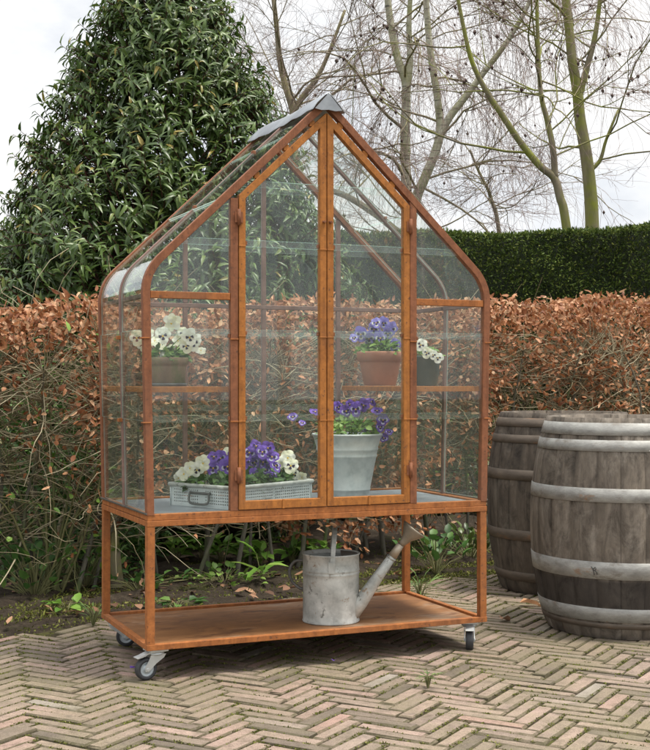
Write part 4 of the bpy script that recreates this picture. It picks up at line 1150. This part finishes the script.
# ------------------------------------------------------------------ beech hedge
def beech_hedge():
    t = empty('beech_hedge', (1.2, HED(1.2), G), 'thin winter beech hedge with dry copper leaves running behind the cabinet and barrels', 'hedge')
    top = lambda x: 1.15 + .045 * x + .02 * math.sin(x * 6)
    X0, X1 = -1.5, 4.6
    # countable stems
    x = X0
    stems = []
    while x < X1:
        y = HED(x) + random.uniform(-.1, .1); r = random.uniform(.007, .015)
        if abs(x - .36) < .06: r = .032
        p = np.array([x, y, G - .02]); pts = wander(p, (random.gauss(0, .08), random.gauss(0, .08), 1), top(x) - G - .22, 10, .11)
        stems.append(pts)
        mm = M['mossbark'] if r > .025 else M['stem']
        tubes('stem', mm, [(pts, np.linspace(r, r * (.25 if r < .03 else .6), 10))], t, 8)
        x += random.uniform(.07, .17)
    paths = []; tips = []
    for i in range(5600):
        s = stems[random.randrange(len(stems))]; k = random.choice([2, 3, 4, 5, 6, 7, 7, 8, 8, 9, 9])
        b = s[k] + (s[min(k + 1, 9)] - s[k]) * random.random()
        a = random.uniform(0, 2 * math.pi); up = random.gauss(.25, .5)
        low = b[2] < .4
        if low and random.random() < .25: continue
        L = random.uniform(.16, .5) * (1.1 if low else 1); d = np.array([math.cos(a) * 1.2, math.sin(a) * .75, up if not low else up * .5])
        pts = wander(b, d, L, 7, .2)
        # clipped hedge: keep inside the faces
        lim = .27
        off = pts[:, 1] - (1.66 + .215 * pts[:, 0]); pts[:, 1] -= np.sign(off) * np.maximum(0, np.abs(off) - lim)
        tp = np.array([top(q) for q in pts[:, 0]]) + random.uniform(-.03, .03); pts[:, 2] = np.minimum(pts[:, 2], tp)
        r0 = random.uniform(.0014, .0034) * (1.5 if random.random() < .1 else 1)
        paths.append((pts, np.linspace(r0, .0011, 7))); tips.append(pts)
    tubes('twigs', M['twig'], paths, t, 4)
    # leaves in clumps, thick along the top
    P = []; Dr = []
    while len(P) < 25000:
        pts = tips[random.randrange(len(tips))]; k = random.randint(2, 6); p = pts[k]
        z = p[2]; x = p[0]
        clump = .5 + .5 * math.sin(x * 5.3 + 1.7 * math.sin(z * 6)) * math.sin(z * 7.1 + x * 2.2)
        dens = .09 + .5 * clump ** 2
        if z > top(x) - .15: dens = 1.0
        if z < .42: dens *= .22
        if x < .12 and z < top(x) - .22: dens *= .14
        if 1.25 < x < 2.1 and -.02 < z < .45: dens = .8
        if random.random() > dens: continue
        P.append(p + rng.normal(0, .022, 3)); Dr.append((pts[k] - pts[k - 1]) / np.linalg.norm(pts[k] - pts[k - 1] + 1e-9) + rng.normal(0, .6, 3) + np.array([0, 0, -.35]))
    for _ in range(7000):
        x = random.uniform(X0, X1); z = top(x) + .01 - abs(random.gauss(0, .1))
        if math.sin(x * 7.7) * math.sin(z * 13 + x * 3) > .35 and random.random() < .7: continue
        y = HED(x) + random.uniform(-.27, .24)
        P.append(np.array([x, y, z])); Dr.append(rng.normal(0, .8, 3) + np.array([0, -.3, -.1]))
    n = len(P); P = np.array(P); P[:, 2] = np.minimum(P[:, 2], np.array([top(q) for q in P[:, 0]]) + rng.uniform(-.01, .035, len(P)))
    N = rng.normal(0, .6, (n, 3)) + np.array([-.3, -.6, .5])
    leaves('dry_leaves', M['beech'], P, np.array(Dr), N, rng.uniform(.02, .04, n), rng.uniform(.012, .022, n), t, curl=rng.uniform(-.9, 1.1, n), fold=rng.uniform(-.3, .8, n), shape='oval')
    # greyer dense inner brush
    paths = []
    for i in range(2600):
        x = random.uniform(X0, X1); z = random.uniform(.35, 1.1); y = HED(x) + random.uniform(-.02, .3)
        paths.append((wander((x, y, z), (random.gauss(0, 1), random.gauss(0, .4), random.gauss(.2, .7)), random.uniform(.2, .45), 5, .3), .0017))
    tubes('inner_twigs', M['twig'], paths, t, 3)
beech_hedge()

# ------------------------------------------------------------------ conifer hedge
def conifer_hedge():
    a, b = np.array([-3.2, 7.6]), np.array([7.4, 2.94])
    d = (b - a) / np.linalg.norm(b - a); nrm = np.array([d[1], -d[0]]);  # towards the camera
    if nrm @ (CAM[:2] - a) < 0: nrm = -nrm
    L = np.linalg.norm(b - a); th = .9
    t = empty('conifer_hedge', (*((a + b) / 2), G), 'tall dark green clipped conifer hedge standing behind the beech hedge', 'hedge')
    top = lambda s: 1.94 + .035 * (s - 6) * .6 + .022 * math.sin(s * 2.2) + .012 * math.sin(s * 7.1)
    n = 140000
    s = np.where(rng.random(n) < .86, rng.uniform(6.2, L, n), rng.uniform(0, 6.2, n)); face = rng.random(n)
    tp = np.array([top(q) for q in s])
    z = np.where(face < .72, rng.uniform(G, 1, n) * 0 + G + (tp - G) * rng.random(n) ** .8, tp - np.abs(rng.normal(0, .02, n)))
    o = np.where(face < .72, -np.abs(rng.normal(0, .05, n)), -rng.random(n) * th)
    bump_ = .035 * np.sin(s * 9.1 + z * 5) * np.sin(z * 11 + s) + .07 * np.sin(s * 3.7 + 2 * np.sin(z * 3)) * np.sin(z * 4.3)
    XY = a[None] + d[None] * s[:, None] + nrm[None] * (o + bump_)[:, None]
    P = np.column_stack([XY, z])
    out = np.where((face < .72)[:, None], np.array([nrm[0], nrm[1], .35])[None], np.array([0, 0, 1.])[None])
    Dr = out + rng.normal(0, .55, (n, 3)); N = rng.normal(0, 1, (n, 3)) + np.array([0, 0, .6])
    leaves('foliage', M['conifer'], P, Dr, N, rng.uniform(.018, .042, n), rng.uniform(.007, .014, n), t, curl=.2, fold=.2)
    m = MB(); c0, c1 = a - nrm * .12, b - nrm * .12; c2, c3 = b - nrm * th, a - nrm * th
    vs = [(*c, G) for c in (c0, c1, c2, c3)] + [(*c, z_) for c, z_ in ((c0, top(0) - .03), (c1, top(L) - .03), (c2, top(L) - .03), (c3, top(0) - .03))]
    m.add(vs, [(0, 1, 2, 3), (4, 5, 6, 7), (0, 1, 5, 4), (1, 2, 6, 5), (2, 3, 7, 6), (3, 0, 4, 7)]); m.build('solid_core', M['conifer_in'], t)  # one solid dark box filling the hedge behind the sprays
conifer_hedge()

# ------------------------------------------------------------------ laurel
def laurel(label, c, scale, top, r_low, nshoot, seed, keys):
    t = empty('laurel_tree', (c[0], c[1], G), label, 'laurel')
    R = np.random.default_rng(seed)
    zk = np.array([k[0] for k in keys]); rk = np.array([k[1] for k in keys])
    def rad(z, th): return np.interp(z, zk, rk) * (1 + .09 * np.sin(3 * th + 2.1 * z) + .07 * np.sin(5 * th - 3.7 * z + 1) + .05 * np.sin(9 * th + 6 * z))
    # limbs
    tr = wander((c[0], c[1], G - .05), (0, 0, 1), top * .8, 10, .05); tubes('trunk', M['greybark'], [(tr, np.linspace(.06, .012, 10))], t, 10)
    paths = []
    for k in range(150):
        i = R.integers(1, 9); th = R.uniform(0, 2 * np.pi); z = tr[i][2]; q = rad(z + .2, th) * .85
        paths.append((wander(tr[i], (np.cos(th), np.sin(th), .55), q, 6, .12), np.linspace(.011, .003, 6)))
    tubes('limbs', M['laurel_twig'], paths, t, 4)
    n = nshoot
    z = R.uniform(0, 1, n); z = zk[0] + (zk[-1] - zk[0]) * z; th = R.uniform(0, 2 * np.pi, n)
    rr = rad(z, th); keep = R.random(n) < np.clip(rr / rk.max() + .12, 0, 1); z, th, rr = z[keep], th[keep], rr[keep]; n = len(z)
    fr = np.where(R.random(n) < .72, 1 - np.abs(R.normal(0, .07, n)) + np.where(R.random(n) < .09, R.uniform(.04, .17, n), 0), R.uniform(.35, .9, n))
    rr = rr * fr
    base = np.column_stack([c[0] + rr * np.cos(th), c[1] + rr * np.sin(th), z])
    sd = unit(np.column_stack([np.cos(th), np.sin(th), R.normal(.75, .35, n)]) + R.normal(0, .3, (n, 3)))
    sl = R.uniform(.1, .2, n)
    tubes('young_shoots', M['laurel_twig'], [(np.array([base[i] - sd[i] * .05, base[i] + sd[i] * sl[i] * .5, base[i] + sd[i] * sl[i]]), np.array([.0032, .0026, .0015])) for i in range(n)], t, 3)
    k = 10
    P = []; Dr = []; N = []; tone = []; Ls = []
    for j in range(k):
        f = (j + .5) / k; a = j * 2.4 + R.uniform(0, 6.28, n)
        e1 = unit(np.cross(sd, np.array([.2, .3, 1.]))); e2 = np.cross(sd, e1)
        rd = e1 * np.cos(a)[:, None] + e2 * np.sin(a)[:, None]
        P.append(base + sd * (sl * f)[:, None]); Dr.append(unit(rd + sd * (.25 + .7 * f) + np.array([0, 0, -.25 + .15 * f]))); N.append(sd * 1.0 + np.array([0, 0, .7]) + R.normal(0, .2, (n, 3)))
        tone.append(np.clip(R.normal(.42 + .25 * (f > .75), .2, n), 0, 1)); Ls.append(R.uniform(.058, .096, n) * (1 - .25 * f))
    P = np.concatenate(P); Dr = np.concatenate(Dr); N = np.concatenate(N); tone = np.concatenate(tone); Ls = np.concatenate(Ls); m = len(P)
    leaves('leaves', M['laurel'], P, Dr, N, Ls, Ls * R.uniform(.26, .36, m), t, curl=R.uniform(.35, .9, m), fold=R.uniform(.3, .9, m), tone=tone)
lc = at(166, 300, 7.55)
laurel('big glossy dark green laurel tree with tapering crown behind the hedge left of the cabinet', (lc[0], lc[1]), 1, 3.4, 1.1, 6800, 5,
       [(-.05, .75), (.3, 1.0), (.9, 1.1), (1.35, .98), (1.75, .82), (2.05, .68), (2.35, .56), (2.75, .42), (3.1, .24), (3.3, .05)])
lc2 = at(15, 300, 7.9)
laurel('lower laurel bush at the far left edge of the big laurel', (lc2[0], lc2[1]), 1, 1.7, .7, 1100, 9, [(-.05, .5), (.4, .68), (.9, .66), (1.3, .5), (1.6, .25), (1.75, .05)])

# ------------------------------------------------------------------ bare trees
def cones_mesh(P, r):
    V = []; T = []; o = np.array([(1, 0, 0), (-1, 0, 0), (0, 1, 0), (0, -1, 0), (0, 0, 1.3), (0, 0, -1.3)])
    f = np.array([(0, 2, 4), (2, 1, 4), (1, 3, 4), (3, 0, 4), (2, 0, 5), (1, 2, 5), (3, 1, 5), (0, 3, 5)])
    for i, p in enumerate(P): V.append(p + o * r * rng.uniform(.7, 1.25)); T.append(f + i * 6)
    return np.concatenate(V), np.concatenate(T)


def bare_tree(label, trunks, mat, nb, blen, seed, droop=.0, ntw=7, tw=(.5, 1.3), hang=.25, cones=0, zmin=2.0, bmat=None, zmax=99, spread=1.0, up=.5):
    """trunks: list of (points, r0, r1); side branches, then hanging fine twigs"""
    base = trunks[0][0][0]
    t = empty('bare_tree', (base[0], base[1], G), label, 'tree')
    random.seed(seed)
    tp = []
    for i, (pts, r0, r1) in enumerate(trunks):
        sp = smoothpath(pts, 5); tp.append(sp)
        MB().tube(sp, list(np.linspace(r0, r1, len(sp))), 12).build('trunk' if i == 0 else 'limb', mat, t)
    bp = []; tw_ = []; cn = []
    nb = int(nb * .52); ntw = int(ntw * 1.6)
    for i in range(nb):
        sp, (_, r0, r1) = random.choice(list(zip(tp, trunks)))
        for _ in range(20):
            k = random.randrange(len(sp) - 1)
            if zmin < sp[k][2] < zmax: break
        a = random.uniform(0, 2 * math.pi); L = random.uniform(.5, 1) * blen
        r = max(.008, (r0 + (r1 - r0) * k / len(sp)) * random.uniform(.22, .4))
        pts = wander(sp[k], (math.cos(a), math.sin(a), up + random.gauss(0, .25)), L, 9, .14, droop)
        bp.append((pts, np.linspace(r, .004, 9)))
        for _ in range(random.randint(2, 4)):
            q = random.randint(2, 7); b2 = wander(pts[q], unit(pts[q + 1] - pts[q - 1]) + rng.normal(0, .6, 3), L * random.uniform(.3, .6), 7, .18, droop * 1.3)
            bp.append((b2, np.linspace(r * .5, .003, 7)))
            for _ in range(ntw):
                s = b2[random.randint(1, 6)]
                q6 = random.randint(1, 5); s = b2[q6]; bd = unit(b2[q6 + 1] - b2[q6 - 1])
                g_ = wander(s, bd * .9 + rng.normal(0, .42, 3), random.uniform(*tw) * .85, 8, .17, hang)
                tw_.append((g_, np.linspace(.0026, .0009, 8)))
                for _f in range(2):
                    q7 = random.randint(2, 5); g2 = wander(g_[q7], unit(g_[q7 + 1] - g_[q7]) + rng.normal(0, .4, 3), random.uniform(*tw) * .4, 6, .17, hang); tw_.append((g2, np.linspace(.0016, .0008, 6)))
                if random.random() < cones: cn.append(g_[random.randint(1, 3)]); 
            if cones:
                for _ in range(3):
                    if random.random() < cones: cn.append(b2[random.randint(2, 6)] + rng.normal(0, .03, 3))
    tubes('branches', bmat or mat, bp, t, 5)
    tubes('fine_twigs', M['finetwig'], tw_, t, 3)
    if cn:
        V, T = cones_mesh(cn, .016); tag(link('cones', arr_mesh('cones', V - np.array([base[0], base[1], G]), None, T, M['cone']), t), kind='stuff')
    return t


def pxp(L, d): return [at(x, y, d) for x, y in L]
def gnd(p): return [p[0] * 1.0, p[1] * 1.0, G - .1]
def rooted(L, d):
    P = pxp(L, d); v = P[0] - P[1]; k = (P[0][2] - G + .1) / max(.15, -v[2]); b = P[0] + v * k * .55; b[2] = G - .1; b[:2] = P[0][:2] + np.clip(b[:2] - P[0][:2], -.5, .5)
    m_ = P[0] * .5 + b * .5 + np.array([v[0], v[1], 0]) * .06
    return [b, m_] + P
A = rooted([(407, 215), (406, 180), (405, 130), (406, 85), (398, 60), (390, 20), (384, -40)], 13.5)
A2 = pxp([(406, 92), (410, 60), (409, 20), (414, -50)], 13.5)
bare_tree('slim straight pale birch rising behind the right roof slope', [(A, .072, .034), (A2, .045, .02)], M['birch'], 26, 2.0, 21, .05, 6, (.7, 1.9), .3, .12, 2.0, M['greybark'])
B = rooted([(413, 212), (424, 180), (436, 150), (440, 128), (437, 95), (430, 50), (426, 0), (424, -50)], 13)
B2 = pxp([(438, 140), (449, 118), (466, 96), (484, 72), (508, 40), (530, 0), (545, -50)], 13)
bare_tree('forked pale birch leaning right of the straight one', [(B, .062, .028), (B2, .044, .018)], M['birch'], 30, 2.0, 22, .05, 6, (.7, 1.9), .3, .12, 2.2, M['greybark'])
Cc = rooted([(592, 225), (590, 190), (586, 155), (580, 120), (577, 90), (572, 60), (568, 20), (560, -50)], 11)
C2 = pxp([(578, 100), (586, 70), (596, 30), (604, -40)], 11)
C3 = pxp([(589, 172), (600, 160), (606, 140), (618, 110)], 11)
bare_tree('thick green mossy trunk of a bare tree at the right above the hedge', [(Cc, .068, .035), (C2, .035, .015), (C3, .02, .01)], M['mossbark'], 26, 2.0, 23, -.02, 5, (.3, .8), .05, .22, 2.25, None, 99, 1, .45)
Dd = rooted([(566, 225), (560, 198), (554, 178), (540, 166), (520, 142), (500, 112), (488, 94), (472, 62), (462, 20), (455, -20), (450, -70)], 10.6)
D2 = pxp([(555, 180), (553, 150), (547, 120), (541, 95), (538, 50), (536, -30)], 10.6)
bare_tree('leaning mossy green tree forked to the left, beside the thick mossy trunk', [(Dd, .044, .012), (D2, .03, .014)], M['mossbark'], 30, 1.8, 24, -.01, 5, (.3, .8), .05, .25, 2.2, None, 99, 1, .3)
E1 = rooted([(296, 190), (294, 140), (293, 112), (286, 88), (280, 62), (276, 20), (270, -30)], 15)
E2 = pxp([(293, 112), (304, 95), (318, 76), (330, 50), (345, 10)], 15)
E3 = pxp([(294, 120), (310, 104), (330, 96), (352, 78)], 15)
bare_tree('bare yellowish tree far behind the roof ridge of the cabinet', [(E1, .06, .025), (E2, .04, .016), (E3, .028, .012)], M['greybark'], 34, 1.9, 25, -.01, 9, (.5, 1.2), .02, .0, 2.0)
F1 = rooted([(498, 225), (493, 205), (488, 190), (478, 170), (470, 150)], 14)
bare_tree('thin bare shrub tree just above the conifer hedge, between the birches and the mossy trees', [(F1, .03, .012)], M['greybark'], 20, 1.4, 26, .0, 6, (.4, .9), .0, .0, 1.7)
G1 = rooted([(470, 250), (432, 240), (405, 236), (378, 216), (350, 198), (330, 190)], 12.5)
bare_tree('low grey leaning bare tree seen through the right door glass', [(G1, .05, .028)], M['greybark'], 16, 1.5, 27, .0, 6, (.4, .9), .02, .0, 1.7)

# ------------------------------------------------------------------ small plants
def leafy(name, label, cat, p, n, L, up=.8, mat=None, group=None, wd=.5, spread=.05):
    t = empty(name, p, label, cat, group); p = np.array(p)
    th = rng.uniform(0, 6.28, n); o = np.column_stack([np.cos(th), np.sin(th), np.zeros(n)])
    h = rng.uniform(.3, 1, n) * L * up
    P = p + o * rng.uniform(.2, 1, n)[:, None] * spread + np.column_stack([np.zeros((n, 2)), h])
    d = o + np.column_stack([rng.normal(0, .3, (n, 2)), rng.uniform(.1, 1.1, n) * up]); N = np.column_stack([-o[:, :2] * .4 + rng.normal(0, .2, (n, 2)), np.ones(n)])
    leaves('leaves', mat or M['green_leaf'], P, d, N, rng.uniform(.7, 1.2, n) * L, L * wd * rng.uniform(.8, 1.1, n), t, curl=.35, fold=.4, shape='oval')
    tubes('stalks', M['shrub_stem'], [(np.array([p + np.array([0, 0, -.02]), (p + P[i]) / 2 + np.array([0, 0, .01]), P[i]]), .0015) for i in range(n)], t, 4)
    return t
def onz(px, py): d = (CAM[2] - G - .015) * FPX / (py - 382.3); return at(px, py, d)
spots = [(140, 552, 'beside the rear left leg of the cabinet'), (325, 560, 'low, just right of the watering can handle'), (176, 556, 'left of the row under the cabinet, beside the mossy stem'), (203, 553, 'second from the left under the cabinet, behind the hedge stems'), (222, 556, 'with upright leaves left of the middle hedge stem'), (246, 560, 'right of the middle stem, biggest clump behind the stems'), (262, 562, 'low and wide, behind the upright single plant'), (292, 556, 'just left of the watering can'), (304, 553, 'partly hidden by the watering can')]
for px, py, w_ in spots:
    leafy('woodland_plant', 'bright green leafy plant ' + w_, 'plant', onz(px, py + 8), 20, .085, 1.3, group='bright green plants behind the hedge stems')
leafy('dock_plant', 'single upright long leaved plant in front of the hedge stems', 'plant', onz(262, 585), 6, .14, 1.1, wd=.3, spread=.03)
leafy('young_plant', 'fresh light green seedling at the left edge of the paving', 'plant', onz(66, 611), 11, .06, .6, wd=.6, spread=.06)
leafy('bramble_plant', 'dull green creeping plant behind the left end of the bottom shelf', 'plant', onz(176, 607), 16, .055, .6, M['pansy_leaf'], wd=.6, spread=.11)
leafy('grass_tuft', 'small grass tuft behind the right rear leg of the cabinet', 'grass', onz(420, 598), 34, .09, 1.0, M['grass'], wd=.07, spread=.06)
leafy('grass_tuft', 'little grass tuft growing in the paving in front of the cabinet', 'grass', onz(428, 683), 26, .035, .7, M['grass'], wd=.12, spread=.03)
leafy('grass_tuft', 'grass tuft at the paving edge left of the rear caster', 'grass', onz(93, 622), 26, .06, .9, M['grass'], wd=.08, spread=.05)
leafy('ivy_plant', 'dark green ivy clump between the hedge stems right of the watering can', 'plant', onz(436, 572), 46, .055, 3.2, M['pansy_leaf'], wd=.75, spread=.2)
leafy('ivy_plant', 'bushy green ivy clump at the foot of the shrub by the left edge', 'plant', onz(34, 598), 60, .05, 4.2, M['pansy_leaf'], wd=.75, spread=.22)
leafy('ivy_plant', 'bright leaved ivy clump between the left shrub and the rear left leg', 'plant', onz(84, 588), 55, .042, 5.0, M['pansy_leaf_pale'], wd=.75, spread=.2)
leafy('ivy_plant', 'low ivy mat round the mossy stem under the left end of the cabinet', 'plant', onz(140, 590), 50, .04, 2.0, M['pansy_leaf'], wd=.75, spread=.22)
leafy('ivy_plant', 'low ivy mat at the foot of the middle hedge stems under the cabinet', 'plant', onz(225, 583), 55, .038, 1.4, M['pansy_leaf_pale'], wd=.75, spread=.25)
leafy('evergreen_plant', 'low dark evergreen plant under the hedge by the rear barrel', 'plant', onz(470, 560), 50, .06, 2.8, M['laurel'], wd=.5, spread=.22)


def shrub():
    b = onz(52, 594)
    t = empty('rose_shrub', b, 'arching green stemmed shrub with sparse leaves at the left edge before the hedge', 'shrub')
    paths = []; P = []; Dr = []
    for k in range(16):
        a = random.uniform(-.9, .75); y = random.uniform(-.35, .25)
        pts = wander(b + np.array([random.uniform(-.05, .05), random.uniform(-.04, .04), -.02]), (a * .7 * RGT[0] + .0, a * .7 * RGT[1] + y * .5, 1), random.uniform(.5, 1.25), 10, .09, .03)
        r = random.uniform(.004, .0085); paths.append((pts, np.linspace(r, .0018, 10)))
        for _ in range(4):
            q = random.randint(4, 8); p2 = wander(pts[q], pts[q + 1] - pts[q] + rng.normal(0, .08, 3), random.uniform(.15, .4), 6, .2); paths.append((p2, np.linspace(.003, .0012, 6)))
            for i in range(2, 6):
                if random.random() < .55: P.append(p2[i]); Dr.append(rng.normal(0, .7, 3) + np.array([0, 0, .2]))
    tubes('canes', M['shrub_stem'], paths, t, 6)
    n = len(P); leaves('leaves', M['green_leaf'], np.array(P), np.array(Dr), rng.normal(0, .4, (n, 3)) + np.array([0, -.3, 1]), rng.uniform(.025, .05, n), rng.uniform(.014, .026, n), t, shape='oval')
shrub()


def evergreen_fill(label, c, rx, ry, h, n, mat=None, ls=(.05, .09)):
    t = empty('evergreen_shrub', (c[0], c[1], G), label, 'shrub')
    u = unit(rng.normal(0, 1, (n, 3))); u[:, 2] = np.abs(u[:, 2]); r = 1 - np.abs(rng.normal(0, .22, n)); r *= 1 + .12 * np.sin(u[:, 0] * 7) * np.sin(u[:, 2] * 9 + u[:, 1] * 5)
    P = np.column_stack([c[0] + u[:, 0] * rx * r, c[1] + u[:, 1] * ry * r, G + u[:, 2] * h * r])
    leaves('leaves', mat or M['laurel'], P, u + rng.normal(0, .5, (n, 3)) + np.array([0, 0, -.1]), u * .6 + np.array([0, 0, .8]) + rng.normal(0, .3, (n, 3)), rng.uniform(*ls, n), rng.uniform(.4 * ls[0], .42 * ls[1], n), t, curl=.3, fold=.5)
    st = [(wander((c[0] + random.uniform(-.3, .3) * rx, c[1] + random.uniform(-.2, .2) * ry, G), (random.gauss(0, .4), random.gauss(0, .3), 1), h * .85, 7, .1), np.linspace(.016, .004, 7)) for _ in range(9)]
    tubes('stems', M['greybark'], st, t, 5)
for px, d, rx, h, lab in ((40, 7.2, .55, 1.0, 'dark evergreen shrub behind the left end of the beech hedge'), (120, 7.5, .5, .8, 'dark evergreen shrub behind the hedge at the left cabinet post'),
                          (370, 8.6, .75, .75, 'low dark evergreen shrub behind the hedge, seen through the right door'), (470, 8.9, .7, .8, 'low dark evergreen shrub behind the hedge and the rear barrel')):
    c = at(px, 450, d); evergreen_fill(lab, (c[0], c[1]), rx, .4, h, 2600)

c = at(48, 450, 5.95); evergreen_fill('loose mid green shrub with small leaves just behind the left end of the hedge', (c[0], c[1]), .45, .34, 1.0, 3200, M['pansy_leaf'], (.03, .055))
c = at(112, 450, 6.35); evergreen_fill('low mid green shrub with small leaves behind the left side of the cabinet', (c[0], c[1]), .3, .25, .7, 900, M['pansy_leaf'], (.03, .055))
# fallen leaves and petals on the paving
def fallen(name, label, cat, px, py, L, wd, mat, curl, rz):
    d = (CAM[2] - G - .004) * FPX / (py - 382.3); p = at(px, py, d)
    V, Q, T, tn = leaf_arrays(np.array([[-L / 2, 0, .012]]), np.array([[1., 0, .05]]), np.array([[0, .1, 1.]]), L, wd, curl=curl, fold=.7, tone=np.array([.8]), shape='oval')
    o = link(name, arr_mesh(name, V, Q, T, mat, tn)); o.location = (p[0], p[1], G + .004); o.rotation_euler = (0, 0, rz); tag(o, label, cat)
fallen('fallen_leaf', 'curled copper leaf lying on the paving just right of the cabinet', 'leaf', 413, 602, .075, .045, M['litter'], .5, .6) if False else None
fallen('fallen_leaf', 'curled tan leaf lying on the bricks between the front right leg and the rear barrel', 'leaf', 505, 621, .07, .04, M['litter'], .4, .6)
fallen('fallen_leaf', 'long reddish leaf lying on the bricks between the two barrels', 'leaf', 531, 605, .1, .05, M['beech'], .3, -.2)
fallen('fallen_petal', 'tiny violet petal on the paving left of the front left caster', 'petal', 133, 671.5, .022, .018, PV, .2, .4)
fallen('fallen_petal', 'tiny violet petal on the paving in front of the cabinet middle', 'petal', 334, 664, .022, .018, PV, .2, 1.1)
